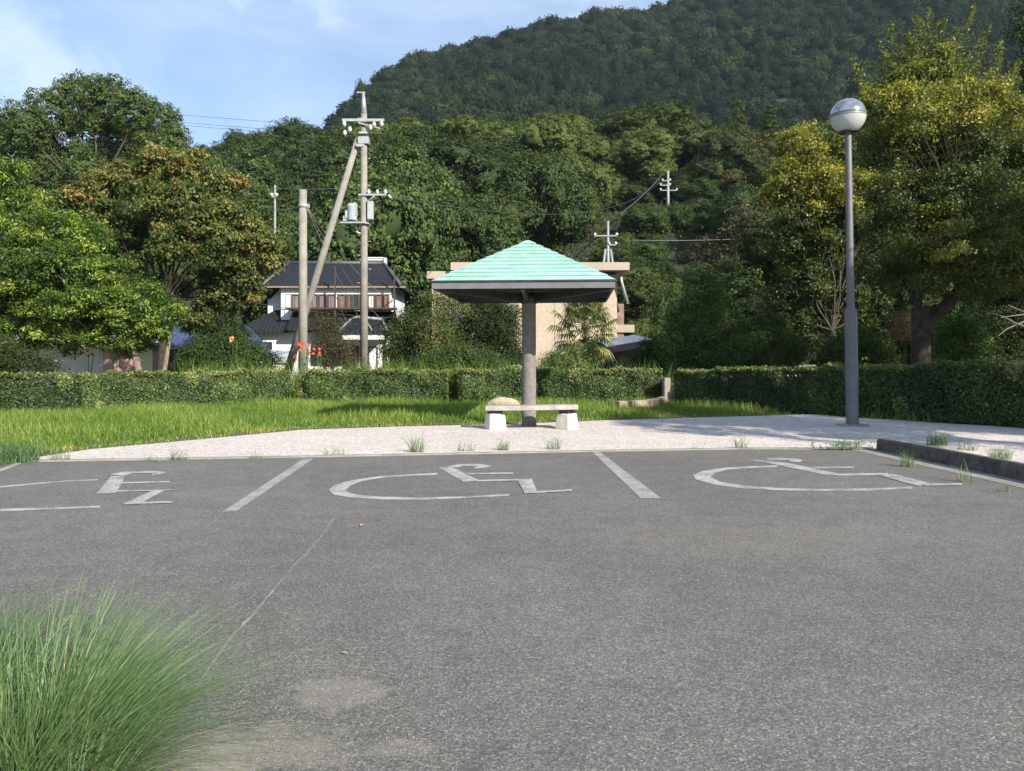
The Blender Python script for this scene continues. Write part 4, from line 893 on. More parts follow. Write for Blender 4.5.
# ------------------------------------------------------------------ bench
STONE = M('pale_cast_stone', (.66, .62, .56), (.52, .48, .42), 6, .9, bmp=.35, fine=45); SEATM = M('weathered_bench_slab', (.40, .37, .34), (.27, .245, .22), 4, .85, bmp=.4, fine=30)
bd = 15.93
bx = X(531.5, bd); b_root = empty('bench', (bx, bd, 0), 'backless bench with grey slab seat on two white stone pedestals', 'bench')
hs = 46.3/bd*bd*bd/F_
mb = MB(); L = 92*bd/F_/2; N_ = 10   # gently bowed slab
V = []
for i in range(N_+1):
    x = -L+2*L*i/N_; bow = .05*(1-(x/L)**2)
    for (yy_, zz_) in ((-.20-bow, .405), (.20-bow, .405), (.20-bow, .50), (-.20-bow, .50)): V.append((x, yy_, zz_+.012*x/L))
Fb = [(i*4+j, i*4+(j+1) % 4, (i+1)*4+(j+1) % 4, (i+1)*4+j) for i in range(N_) for j in range(4)]+[(3, 2, 1, 0), tuple(N_*4+j for j in range(4))]
mb.add(V, Fb).obj('seat', SEATM, b_root, bevel=.012)
for (xx_, rz, w) in ((-.74, R(22), .38), (.72, R(-42), .36)):
    mb = MB().box((xx_, 0, .165), (w, .34, .33), rz=rz, taper=.86); mb.obj('pedestal', STONE, b_root, bevel=.025)
    MB().box((xx_, 0, .367), (.24, .22, .076), rz=rz).obj('bracket', DARKST, b_root)
# boulder behind
import bmesh
from mathutils import noise as mnoise
def rock(name, label, c, r, mat, group=None):
    bm = bmesh.new(); bmesh.ops.create_icosphere(bm, subdivisions=4, radius=1)
    for v_ in bm.verts:
        k_ = 1+.16*mnoise.noise(v_.co*1.3)+.06*mnoise.noise(v_.co*4); v_.co = Vector((v_.co.x*r[0]*k_, v_.co.y*r[1]*k_, v_.co.z*r[2]*k_))
    me = bpy.data.meshes.new(name); bm.to_mesh(me); bm.free(); me.materials.append(mat); me.polygons.foreach_set('use_smooth', [True]*len(me.polygons))
    o = link(bpy.data.objects.new(name, me)); o.location = c; tag(o, label, 'rock', group); return o
rock('boulder', 'tan rounded boulder in the grass half hidden behind the bench seat', (X(504, 21.2), 21.2, .06), (.52, .34, .32), M('tan_stone', (.40, .34, .25), (.28, .235, .165), 5, .95, bmp=.6, fine=30))

# low stone edging wall and post by the hedge end
TANW = M('tan_edging_stone', (.36, .28, .20), (.24, .19, .14), 4, .95, bmp=.7, fine=18)
wr = empty('low_stone_wall', (X(640, 22), 22, 0), 'low curved tan stone wall in the grass right of the bench, ending in a pale post', 'wall')
mb = MB(); pts = [G(617, 411), G(632, 410.5), G(648, 409.5), G(660, 407), G(668, 404)]; base = Vector((X(640, 22), 22, 0))
for a, b in zip(pts, pts[1:]):
    t = (b-a).normalized(); nn = Vector((-t.y, t.x, 0))*.11; q = [a-nn, b-nn, b+nn, a+nn]
    mb.add([(p.x-base.x, p.y-base.y, z_) for z_ in (0, .27) for p in q], [(4, 5, 6, 7), (0, 1, 5, 4), (1, 2, 6, 5), (2, 3, 7, 6), (3, 0, 4, 7)])
mb.obj('coping', TANW, wr, bevel=.02)
q = P(667, 400, 23.6)-base; MB().box((q.x, q.y+.1, .42), (.2, .2, .84), rz=.2).obj('end_post', M('pale_post_stone', (.29, .26, .21), (.2, .18, .14), 5, .9), wr, bevel=.02)

# ------------------------------------------------------------------ lamp post
POLEM = M('grey_pole_paint', (.145, .145, .15), (.115, .115, .12), 3, .45, .2, bmp=.05)
ld = 16.6; lx = X(852.5, ld); lp = empty('street_lamp', (lx, ld, 0), 'tall grey lamp post with a round globe in front of the hedge', 'lamp'); lp.rotation_euler[1] = R(-.85)
zt = Z(132, ld); zs = Z(308, ld)
MB().lathe([(.14, .03), (.13, .05), (.13, zs-.12), (.115, zs-.04), (.085, zs)], n=24).obj('lower_pole', POLEM, lp)
MB().lathe([(.078, zs-.01), (.068, zt)], n=20).obj('upper_pole', POLEM, lp)
MB().box((0, 0, .025), (.56, .40, .05)).obj('base_plate', CONC, lp, bevel=.01)
gr, gz_ = .365, Z(116, ld)
def arcp(a0, a1, k, r=gr): return [(max(r*math.sin(R(a0+(a1-a0)*i/k)), .001), gz_+r*math.cos(R(a0+(a1-a0)*i/k))) for i in range(k+1)]
m, nt, N, L = newmat('reflective_dome'); out(nt, princ(nt, ramp(nt, noise(nt, 6, 3, .5, coords(nt)), [(.3, (.30, .31, .33)), (.7, (.5, .51, .53))]), .16, .75, .5)); DOME = m
m, nt, N, L = newmat('frosted_glass')
gl = N.new('ShaderNodeBsdfTranslucent'); gl.inputs[0].default_value = (.85, .87, .85, 1); ms = N.new('ShaderNodeMixShader'); ms.inputs[0].default_value = .35
L.new(princ(nt, mixc(nt, noise(nt, 5, 3, .5, coords(nt)), (.50, .52, .50), (.62, .64, .62)), .22, 0, .5), ms.inputs[1]); L.new(gl.outputs[0], ms.inputs[2]); out(nt, ms.outputs[0]); FROST = m
globe = MB().lathe(arcp(0, 84, 16), n=40).obj('globe_top', DOME, lp)
MB().lathe(arcp(94, 155, 14), n=40).obj('globe_shade', FROST, lp)
mb = MB().lathe([(gr*1.0, gz_+.04), (gr*1.02, gz_+.035), (gr*1.02, gz_+.022), (gr*.99, gz_+.018), (gr*.99, gz_-.022), (gr*1.015, gz_-.026), (gr*1.015, gz_-.036), (gr*.99, gz_-.04)][::-1], n=40); mb.obj('band', M('band_grey', (.22, .24, .23), (.17, .19, .18), 5, .4, .3), lp)
MB().lathe([(.09, gz_-gr*.98), (.20, gz_-gr*.96), (.175, gz_-gr*.86), (.06, gz_-gr*.84)], n=28).obj('collar', DARKST, lp)

# ------------------------------------------------------------------ utility poles
PCON = M('pole_concrete', (.27, .25, .215), (.19, .178, .155), 2.5, .9, bmp=.3, fine=30); STEEL = M('galvanised_steel', (.42, .43, .43), (.33, .34, .34), 6, .5, .4); WHITEI = M('white_porcelain', (.58, .58, .57), (.48, .48, .47), 6, .3); BOXG = M('equipment_grey', (.38, .40, .41), (.30, .32, .33), 5, .5); WIREM = M('dark_cable', (.06, .06, .065), (.05, .05, .05), 9, .6); WIREL = M('pale_cable', (.30, .31, .32), (.25, .25, .26), 9, .6)
d = 31.; ux = X(364, d)
up = empty('utility_pole', (ux, d, 0), 'tall main concrete utility pole with braced strut, crossarm and transformer', 'utility pole')
def lz(v): return Z(v, d)
def lx_(u): return X(u, d)-ux
mb = MB(); mb.tube([(0, 0, -.2), (0, 0, lz(112))], [.168, .118], 20)
mb.obj('pole', PCON, up)
mb = MB(); mb.tube([(0, 0, lz(114)), (-.02, 0, lz(94))], [.125, .05], 14); mb.box((-.12, 0, lz(92.5)), (.34, .05, .05)); mb.box((-.02, 0, lz(93.5)), (.09, .09, .12)); mb.obj('top_bracket', STEEL, up)
mb = MB(); mb.tube([Vector((X(281, d+.6)-ux, .6, 0)), Vector((lx_(358), .05, lz(138)))], [.17, .115], 16); mb.obj('strut', PCON, up)
mb = MB().box((0, -.17, lz(121.5)), (1.66, .1, .1)); mb.box((-.05, -.1, lz(121.5)), (.36, .2, .16)); mb.box((.25, -.17, lz(127)), (.9, .05, .05), ry=.25); mb.obj('crossarm', STEEL, up)
for (u, v) in ((345.5, 125.5), (382.5, 125.5), (375, 126), (351, 131), (371.5, 129), (346, 134.5)):
    MB().lathe([(.0, .1), (.05, .1), (.05, .05), (.085, .03), (.06, 0), (.09, -.03), (.05, -.06), (.03, -.12), (0, -.12)][::-1], (lx_(u), -.22, lz(v)), 12).obj('insulator', WHITEI, up)
mb = MB(); mb.box((0, 0, lz(141)), (.42, .34, .28)); mb.box((-.14, 0, lz(146)), (.3, .3, .12)); mb.box((.0, -.05, lz(134)), (.34, .34, .08)); mb.obj('clamp', STEEL, up)
for k in range(14):
    z = 3+k*.55+.3; s_ = 1 if k % 2 else -1; r_ = .165-.004*k
    MB().tube([(s_*r_*.9, -.03, z), (s_*(r_+.14), -.03, z)], .014, 6).obj('step_bolt', STEEL, up)
# transformer and gear
mb = MB(); mb.lathe([(0, 0), (.19, 0), (.2, .03), (.2, .52), (.21, .54), (.21, .6), (.15, .66), (0, .68)], (lx_(352.5), -.1, lz(221)), 18); mb.obj('transformer', BOXG, up)
mb = MB(); mb.box((lx_(356), -.1, lz(210)), (.1, .3, .5)); mb.box((lx_(348), -.12, lz(215)), (.14, .2, .3)); mb.obj('switch_box', BOXG, up)
MB().box((.27, -.05, lz(211)), (.22, .28, .72)).obj('control_box', BOXG, up, bevel=.015)
mb = MB(); mb.box((lx_(354), -.1, lz(223.5)), (1.0, .34, .06)); mb.box((lx_(346), -.1, lz(219)), (.16, .16, .2)); mb.box((.0, 0, lz(224)), (.45, .42, .05)); mb.tube([(lx_(352), -.1, lz(223)), (-.1, 0, lz(230))], .02, 6); mb.obj('platform', STEEL, up)
mb = MB(); mb.box((lx_(373), -.15, lz(195.5)), (1.1, .07, .07)); mb.tube([(.1, -.1, lz(203)), (lx_(376), -.15, lz(196))], .02, 6); mb.obj('side_arm', STEEL, up)
for u in (369.5, 378, 386): MB().lathe([(.0, .16), (.04, .16), (.05, .1), (.08, .06), (.05, .02), (.03, -.02)][::-1], (lx_(u), -.15, lz(194.5)), 12).obj('insulator', WHITEI, up)
mb = MB(); mb.tube([(lx_(389), -.15, lz(196)), (lx_(392), -.15, lz(199))], [.06, .03], 8); mb.obj('cable_end', WHITEI, up); MB().tube([(-.3, -.1, lz(232)), (-.12, -.1, lz(234))], .035, 6).obj('cable_end', WHITEI, up)
# short pole
d2 = 28.; ux2 = X(303, d2); up2 = empty('utility_pole', (ux2, d2, 0), 'short bare concrete pole left of the main one with orange flowers at its foot', 'utility pole')
MB().tube([(0, 0, -.2), (0, 0, Z(190, d2))], [.17, .135], 18).obj('pole', PCON, up2)
mb = MB(); mb.lathe([(.135, -.06), (.16, -.06), (.16, .06), (.135, .06)], (0, 0, Z(206, d2)), 18); mb.box((.19, -.03, Z(206, d2)), (.1, .1, .14)); mb.obj('clamp', STEEL, up2)
# distant poles
WSTEEL = M('pale_painted_steel', (.27, .285, .285), (.21, .22, .22), 6, .5)
def far_pole(label, u, vt, d, zb, arms, w=.16, extra=None):
    x = X(u, d); root = empty('utility_pole', (x, d, zb), label, 'utility pole'); MB().tube([(0, 0, -.5), (0, 0, Z(vt, d)-zb)], [w, w*.6], 10).obj('pole', WSTEEL, root)
    for (u0, u1, v) in arms:
        k = d/F_; MB().box(((u0+u1)/2*k, -.12, Z(v, d)-zb), (abs(u1-u0)*k, .12, .13)).obj('crossarm', WSTEEL, root)
        for uu_ in (u0, u1): MB().lathe([(.0, .25), (.12, .22), (.16, .1), (.1, 0)][::-1], (uu_*k*.95, -.12, Z(v, d)-zb+.05), 8).obj('insulator', WHITEI, root)
    return root
gz3 = float(H(X(668, 110), 110)); far_pole('white utility pole with three short arms standing up on the wooded slope', 668, 171, 110, gz3-.5, [(-6, 2, 181), (-8, 2, 185.5), (-8, 9, 190.5)], .27)
d = 76; gz2 = float(H(X(608, d), d)); r3 = far_pole('far utility pole braced by two struts above the beige building roof', 608, 221, d, gz2-.3, [(-14, 9, 236), (1, 8, 245)], .2)
k = d/F_
for s_ in (-1, 1): MB().tube([(s_*.25, 0, Z(249, d)-gz2+.3), (s_*1.0, -.2, 0)], [.12, .16], 8).obj('strut', WSTEEL, r3)
far_pole('small thin utility pole left of the short concrete pole', 275, 185, 64, 0.8, [(-3, 2, 197)], .13)

def wire(label, a, b, sag, r=.012, mat=WIREM, group='overhead wires', n=24):
    a = Vector(a); b = Vector(b); base = a
    pts = [a.lerp(b, i/n)-Vector((0, 0, 4*sag*(i/n)*(1-i/n)))-base for i in range(n+1)]
    o = MB().tube(pts, r, 5).obj('overhead_wire', mat); o.location = base; tag(o, label, 'wire', group)
wire('highest of the three wires crossing the sky behind the spreading tree', P(-150, 86, 150), P(430, 134, 215), .3, .05)
wire('middle wire crossing the sky behind the spreading tree', P(-150, 94.5, 150), P(430, 141, 215), .3, .045)
wire('lowest wire crossing the sky behind the spreading tree', P(-150, 96.5, 151), P(430, 144.5, 215), .3, .045)
wire('thin line from the small thin pole across to the main pole', P(275, 188, 64), P(364, 187, 31.2), .1, .014, WIREL)
wire('line from the short concrete pole back to the small thin pole', P(303, 206, 28), P(275, 209, 64), .1, .02, WIREL)
for i, (u, v, dd) in enumerate(((392, 300, 49), (385, 322, 49), (378, 345, 48), (352, 330, 49.5))):
    wire(('uppermost', 'second', 'third', 'steepest')[i]+' pale cable slanting from the short pole down to the house', P(306, 206, 28), P(u, v, dd), .5, .016, WIREL, 'cables from the short pole to the house')
wire('thick dark cable slanting down from the white pole on the slope', P(661, 176, 110), P(620, 214, 80), .3, .07)
wire('faint wire crossing in front of the hill toward the white slope pole', P(390, 197, 31), P(660, 182, 110), 2.2, .02)
wire('low wire passing in front of the house to the bushes', P(240, 300, 45), P(440, 318, 42), .3, .02)
wire('thin wire low on the slope above the dark round bush', P(628, 240, 70), P(830, 232, 70), .3, .02, WIREL)

# ------------------------------------------------------------------ houses
WHITEW = M('white_plaster', (.76, .76, .74), (.62, .62, .60), .8, .9, bmp=.1); CREAM = M('cream_wall', (.58, .53, .44), (.50, .45, .37), .8, .9, bmp=.1)
def tile_mat(name, c):
    m, nt, N, L = newmat(name); v = coords(nt)
    w = N.new('ShaderNodeTexWave'); w.wave_type = 'BANDS'; w.bands_direction = 'X'; w.inputs['Scale'].default_value = 1.15; w.inputs['Distortion'].default_value = .2; L.new(v, w.inputs[0])
    w2 = N.new('ShaderNodeTexWave'); w2.wave_type = 'BANDS'; w2.bands_direction = 'Y'; w2.inputs['Scale'].default_value = 1.2; L.new(v, w2.inputs[0])
    cc = mixc(nt, noise(nt, 4, 4, .6, v), c, tuple(x*1.7 for x in c)); ad = N.new('ShaderNodeMath'); ad.operation = 'ADD'; L.new(w.outputs['Fac'], ad.inputs[0]); L.new(w2.outputs['Fac'], ad.inputs[1])
    out(nt, princ(nt, cc, .6, 0, .25, bump(nt, ad.outputs[0], .45, .05))); return m
TILE = tile_mat('dark_roof_tiles', (.012, .013, .016)); TILEB = tile_mat('blue_roof_tiles', (.035, .050, .095))
RIDGE = M('roof_ridge_tiles', (.10, .10, .11), (.06, .06, .07), 5, .5); WOODD = M('dark_timber', (.075, .045, .032), (.045, .03, .022), 5, .7); WOODR = M('reddish_shutters', (.22, .13, .10), (.15, .085, .065), 3, .6)
m, nt, N, L = newmat('window_glass'); out(nt, princ(nt, (.04, .05, .06), .08, 0, .8)); GLASS = m
SHOJI = M('white_shutter', (.66, .66, .64), (.55, .55, .53), 3, .6); CURT = M('pale_curtain', (.22, .17, .17), (.15, .12, .12), 3, .8)
def gable_roof(x0, x1, y0, y1, ze, zr, hip_l=0, hip_r=0, ov=.6, th=.14, ovf=None):
    """ridge along x; returns MB of a roof with hipped/gabled ends and thickness"""
    x0 -= ov; x1 += ov; y0 -= ov if ovf is None else ovf; y1 += ov; ym = (y0+y1)/2; mb = MB()
    rl, rr = (x0+hip_l, ym, zr), (x1-hip_r, ym, zr)
    A, B, C, D = (x0, y0, ze), (x1, y0, ze), (x1, y1, ze), (x0, y1, ze)
    top = [A, B, C, D, rl, rr]; V = top+[(x, y, z-th) for x, y, z in top]
    mb.add(V, [(0, 1, 5, 4), (2, 3, 4, 5), (1, 2, 5), (3, 0, 4), (7, 6, 10, 11), (9, 8, 11, 10), (6, 7, 1, 0), (7, 8, 2, 1), (8, 9, 3, 2), (9, 6, 0, 3), (8, 7, 11), (6, 9, 10)]); return mb, rl, rr
def win(parent, c, w, h, mat=None, panes=2, frame=None, name='window', dep=.08):
    fr = MB(); t = .06
    for s_ in (-1, 1): fr.box((c[0]+s_*(w/2-t/2), c[1]-dep/2, c[2]), (t, dep, h)); fr.box((c[0], c[1]-dep/2, c[2]+s_*(h/2-t/2)), (w-2*t-.004, dep*.96, t))
    for i in range(1, panes): fr.box((c[0]-w/2+w*i/panes, c[1]-dep/2, c[2]), (.05, dep*.9, h-2*t-.004))
    f = fr.obj(name, frame or WOODD, parent)
    MB().box((c[0], c[1]-.012, c[2]), (w-2*t, .02, h-2*t)).obj('pane', mat or GLASS, f)
# two-storey house
hd = 50.; hx0, hx1 = X(281, hd), X(391, hd); hb = Vector(((hx0+hx1)/2, hd, 0)); A = empty('tiled_house', hb, 'white two storey house with dark tiled roofs behind the utility poles', 'house')
def hx(u, dd=0): return X(u, hd+dd)-hb.x
def hz(v, dd=0): return Z(v, hd+dd)
z2, ze2 = 3.55, Z(286, hd)
MB().box((0, 3.2, (z2+ze2)/2), (hx1-hx0, 6.4, ze2-z2+.3)).obj('upper_wall', WHITEW, A)
rb, rl, rr = gable_roof(hx(275), hx(392), 0, 6.4, Z(285, 49.3), Z(262.5, 53), hip_l=.55, hip_r=1.7, ov=.62, ovf=.32); rb.obj('roof', TILE, A)
mb = MB(); mb.tube([rl, rr], .15, 8); mb.tube([rr, (hx(392)+.62, -.6, Z(285, 49.3)+.05)], .11, 8); mb.tube([rl, (hx(275)-.62, -.6, Z(285, 49.3)+.05)], .11, 8); mb.obj('roof_ridge', RIDGE, A)
mb = MB(); mb.box((rr[0]-.75, rr[1], rr[2]+.22), (1.7, .3, .12)); mb.box((rr[0]-.75, rr[1], rr[2]+.35), (1.5, .36, .08)); mb.box((rr[0]+.12, rr[1], rr[2]+.1), (.16, .5, .5)); mb.obj('ridge_ornament', WHITEI, A)
mb = MB().box((0, -.37, Z(286.5, 49.3)), (hx1-hx0+2.0, .1, .1)); mb.obj('gutter', M('copper_gutter', (.30, .22, .17), (.2, .15, .12), 5, .5), A)
# gable bay on the left front
gbx0, gbx1 = hx(263), hx(292)
MB().box(((gbx0+gbx1)/2, 2.2, (2.6+5.1)/2), (gbx1-gbx0, 2.4, 2.5+.3)).obj('bay_wall', WHITEW, A)
mb = MB(); gm = (gbx0+gbx1)/2+.1; yf = .6; V = [(gbx0-.45, yf, 4.95), (gm, yf, 6.35), (gbx1+.35, yf, 5.1)]; V2 = [(x, y+3.4, z) for x, y, z in V]; V3 = [(x, y, z-.14) for x, y, z in V]; V4 = [(x, y, z-.14) for x, y, z in V2]
mb.add(V+V2+V3+V4, [(0, 1, 4, 3), (1, 2, 5, 4), (7, 6, 9, 10), (8, 7, 10, 11), (0, 6, 7, 1), (1, 7, 8, 2)]); mb.obj('bay_roof', TILE, A)
mb = MB().add([(gbx0, .998, 5.05), (gbx1, .998, 5.05), (gm, .998, 6.15), (gbx0, 1.1, 5.05), (gbx1, 1.1, 5.05), (gm, 1.1, 6.15)], [(0, 1, 2), (0, 2, 5, 3), (2, 1, 4, 5)]); mb.obj('gable_wall', WHITEW, A)
win(A, (hx(286), .996, hz(295)), .85, .75, GLASS, 2)
# upstairs glazing
xa = hx(292); seq = [(292, 300, CURT), (301, 309, CURT), (310, 318, CURT), (319, 327, CURT), (328, 336, CURT), (338, 346, WOODR), (347, 352, WOODR), (353, 359, GLASS), (360, 367, SHOJI), (368, 375, SHOJI), (376, 389, WOODR)]
for (a, b, mm) in seq: win(A, ((hx(a)+hx(b))/2, 0, hz(302)), hx(b)-hx(a), hz(294)-hz(309), mm, 1)
mb = MB(); ba, bb = hx(291), hx(397); mb.box(((ba+bb)/2, -.62, hz(309.5)), (bb-ba, 1.2, .12)); mb.obj('balcony_floor', WOODD, A)
mb = MB(); mb.box(((ba+bb)/2, -1.18, hz(296)), (bb-ba, .05, .05))
for i in range(25): mb.box((ba+(bb-ba)*i/24, -1.18, hz(303)), (.03, .03, .85))
mb.box((bb, -.6, hz(296)), (.05, 1.15, .05)); mb.obj('balcony_railing', M('railing_metal', (.10, .085, .08), (.06, .05, .05), 5, .5), A)
for u in (339, 397): MB().box((hx(u), -1.1, (hz(285)+2.2)/2+1), (.09, .09, 4.0)).obj('balcony_post', WOODD, A)
# ground floor
gx0, gx1 = hx(248), hx(398)
MB().box(((gx0+gx1)/2, 3.0, 1.5), (gx1-gx0, 6.6, 3.0)).obj('lower_wall', WHITEW, A)
V = [(gx0-.7, -.9, 3.05), (gbx0-.1, -.9, 3.05), (hx(292), -.9, 3.02), (hx(292), -.3, 3.6), (gbx0+.2, -.4, 4.6), (gx0+1.2, 1.2, 4.05), (gx0-.7, 6, 3.05)]
mb = MB().add([(gx0-.7, -.95, 3.1), (hx(292.5), -.95, 3.1), (hx(292.5), .9, 4.5), (gx0+1.5, .9, 4.5), (gx0-.7, 6.4, 3.1), (gx0+1.5, 4.5, 4.5), (gx0-.7, -.95, 2.97), (hx(293), -.95, 2.97), (gx0-.7, 6.4, 2.97)], [(0, 1, 2, 3), (4, 0, 3, 5), (3, 2, 5), (6, 7, 1, 0), (8, 6, 0, 4)]); mb.obj('lower_roof', TILE, A)
mb = MB().add([(hx(293), -1.5, 3.25), (hx(402), -1.5, 3.25), (hx(396), -.01, 4.35), (hx(293), -.01, 4.35), (hx(293), -1.5, 3.1), (hx(402), -1.5, 3.1)], [(0, 1, 2, 3), (4, 5, 1, 0), (1, 5, 2)]); mb.obj('lower_roof', TILE, A)
# entrance porch with its own little roof
px0, px1 = hx(347), hx(393)
mb = MB(); pm = (px0+px1)/2; V = [(px0, -2.4, 3.0), (px1, -2.4, 3.0), (px1-.5, -1.2, 3.75), (px0+.5, -1.2, 3.75), (px0, -2.4, 2.87), (px1, -2.4, 2.87), (px1, -.4, 3.1), (px0, -.4, 3.1)]
mb.add(V, [(0, 1, 2, 3), (4, 5, 1, 0), (1, 6, 2), (7, 0, 3), (5, 4, 7, 6)]); mb.obj('porch_roof', TILE, A)
mb = MB(); mb.tube([(px0+.5, -1.2, 3.8), (pm-.5, -1.25, 3.95), (px1-.5, -1.2, 3.8)], .1, 8); mb.tube([(px0+.5, -1.2, 3.8), (px0, -2.42, 3.05)], .08, 6); mb.tube([(px1-.5, -1.2, 3.8), (px1, -2.42, 3.05)], .08, 6); mb.tube([(px0+1.6, -1.6, 3.55), (px0+2., -2.3, 3.1)], .06, 6); mb.obj('porch_ridge', M('porch_ridge_tiles', (.30, .30, .31), (.16, .16, .17), 6, .5), A)
for u in (350, 384): MB().box((hx(u, -2), -2.1, 1.4), (.14, .14, 2.85)).obj('porch_post', WOODD, A)
MB().box((pm, -2.2, 2.68), (px1-px0-.4, .1, .34)).obj('porch_beam', WHITEW, A)
MB().box((hx(352), -.32, 1.1), (1.0, .06, 2.1)).obj('door', WOODD, A)
win(A, (hx(370), -.3, 1.35), 1.1, 1.5, SHOJI, 2); win(A, (hx(394), -.3, 1.3), .9, 1.8, SHOJI, 1); win(A, (hx(262), -.3, 2.0), 1.5, .8, GLASS, 2); win(A, (hx(330), -.3, 1.6), 2.2, 1.4, GLASS, 4)
MB().box(((gx0+hx(300))/2, -.34, hz(329)), (hx(300)-gx0, .08, .3)).obj('shutter_case', SHOJI, A)
# low house with blue tiles
bdist = 42.; bxm = X(150, bdist); Bh = empty('low_house', (bxm, bdist, 0), 'single storey house with blue tiled roof seen past the tree trunks', 'house')
def ux_(u): return X(u, bdist)-bxm
MB().box(((ux_(20)+ux_(226))/2, 2.5, 1.05), (ux_(226)-ux_(20), 5, 2.1)).obj('wall', CREAM, Bh)
mb, rl, rr = gable_roof(ux_(163), ux_(226), 0, 5, Z(344, 41.5), Z(318, 44), .4, .6, ov=.5); mb.obj('roof', TILEB, Bh)
mb = MB(); mb.tube([rl, rr], .12, 8); mb.obj('roof_ridge', RIDGE, Bh)
mb = MB().add([(ux_(-20), -1.2, 2.35), (ux_(162), -1.2, 2.35), (ux_(162), 4.4, 2.9), (ux_(-20), 4.4, 2.9), (ux_(-20), -1.2, 2.15), (ux_(162), -1.2, 2.15), (ux_(162), 4.4, 2.7), (ux_(-20), 4.4, 2.7)], [(0, 1, 2, 3), (7, 6, 5, 4), (4, 5, 1, 0), (5, 6, 2, 1)]); mb.obj('flat_roof', WHITEW, Bh)
MB().box((ux_(121), -.03, .95), (1.9, .08, 1.85)).obj('door', M('pinkish_door', (.46, .27, .24), (.40, .22, .2), 3, .7), Bh)
MB().box((ux_(146), -.03, .95), (1.2, .08, 1.8)).obj('door', M('pale_yellow_door', (.62, .58, .36), (.55, .5, .32), 3, .7), Bh)
MB().box((ux_(106), -.03, .95), (.7, .07, 1.8)).obj('door', M('grey_door', (.42, .42, .44), (.36, .36, .38), 3, .7), Bh)
MB().box((ux_(158), -.05, 1.05), (.5, .1, 2.05)).obj('pillar', M('brownish_pillar', (.26, .21, .17), (.2, .16, .13), 3, .8), Bh)
MB().box((ux_(174), -.02, .95), (1.3, .06, 1.8)).obj('carport_shade_panel', M('painted_interior_shade', (.04, .035, .03), (.03, .03, .03), 3, .9), Bh)  # flat dark panel on the wall, painted stand-in for shade inside
# small shed roof in front of the house
sr = empty('garden_shed', (X(270, 40), 40, 0), 'low shed with pale sheet roof between the dense bush and the strut', 'shed')
MB().add([(-1.1, -.9, 1.35), (1.2, -.9, 1.2), (1.2, .9, 1.75), (-.6, .9, 1.85), (-1.1, -.9, 1.29), (1.2, -.9, 1.14)], [(0, 1, 2, 3), (4, 5, 1, 0)]).obj('roof', BOXG, sr)
MB().box((.05, 0, .58), (2.0, 1.5, 1.12)).obj('wall', CREAM, sr)
o = MB().tube([(0, 0, 0), (-.28, 0, 1.3)], .07, 8).obj('leaning_board', WHITEI); o.location = (X(379, 27.5), 27.5, 0); tag(o, 'white board leaning right beside the foot of the main pole', 'board')
# beige building
BEI = M('beige_wall_tiles', (.46, .375, .285), (.41, .335, .25), .6, .85, bmp=.1, fine=5); BEI2 = M('beige_parapet', (.40, .335, .265), (.35, .29, .23), .6, .85)
cd = 46.; cxm = X(535, cd); Cb = empty('beige_building', (cxm, cd, 0), 'flat roofed beige building behind the shelter', 'building')
def cx_(u, dd=0): return X(u, cd+dd)-cxm
MB().box(((cx_(462)+cx_(617))/2, 4, 3.15), (cx_(617)-cx_(462), 8, 6.3)).obj('wall', BEI, Cb)
for u in (555, 590, 603): MB().box((cx_(u), -.004, 3.1), (.03, .03, 6.1)).obj('wall_seam', BEI2, Cb)
MB().box(((cx_(452)+cx_(627))/2, 3.6, Z(266.5, 45.2)), (cx_(627)-cx_(452), 9.2, .45)).obj('roof_slab', BEI2, Cb)
MB().box(((cx_(432)+cx_(470))/2, 2.2, 2.85), (cx_(470)-cx_(432), 4.4, 5.7)).obj('side_wing', BEI, Cb)
MB().box(((cx_(428)+cx_(470))/2, 2.1, Z(274.5, 45.2)), (cx_(470)-cx_(428), 5.4, .42)).obj('wing_slab', BEI2, Cb)
MB().box((cx_(625), .9, Z(328.5, 46)), (1.15, 1.6, .45)).obj('balcony', BEI2, Cb)
MB().box((cx_(621), .5, 3.4), (.42, .5, 2.4)).obj('pipe_shaft', M('brown_shaft', (.25, .17, .13), (.18, .12, .09), 3, .8), Cb)
MB().box((cx_(626), 1.0, .9), (1.0, 1.0, 1.8)).obj('lower_block', M('grey_block', (.12, .12, .12), (.09, .09, .09), 3, .8), Cb)
mb = MB(); mb.tube([(cx_(619.5), -.35, Z(274, 45.6)), (cx_(620.5), -.35, Z(281, 45.6)), (cx_(627), -.35, Z(304, 45.6))], .09, 8); mb.obj('drain_pipe', STEEL, Cb)
win(Cb, (cx_(480), -.0, 4.2), 1.8, 1.2, GLASS, 2, STEEL)
# brown shed
ed_ = 37.; exm = X(615, ed_); Es = empty('brown_shed', (exm, ed_, 0), 'small brown shed with slanting white sheet roof beside the beige building', 'shed')
def ex_(u): return X(u, ed_)-exm
BRW = M('brown_sheet', (.19, .125, .11), (.15, .095, .085), 2, .7); FAS = M('brown_fascia', (.24, .17, .15), (.19, .13, .12), 2, .7)
MB().add([(ex_(590), 0, 0), (ex_(641), 0, 0), (ex_(641), 0, Z(346, 37)), (ex_(590), 0, Z(356, 37)), (ex_(590), 3, 0), (ex_(641), 3, 0), (ex_(641), 3, Z(346, 37)), (ex_(590), 3, Z(356, 37))], [(0, 1, 2, 3), (1, 5, 6, 2), (4, 0, 3, 7), (5, 4, 7, 6)]).obj('wall', BRW, Es)
def zr(u): return 1.5-(352-(u-590)*.17-HY)*37/F_
a, b = ex_(574), ex_(652); za, zb_ = Z(352.5, 36.5), Z(339, 36.5)
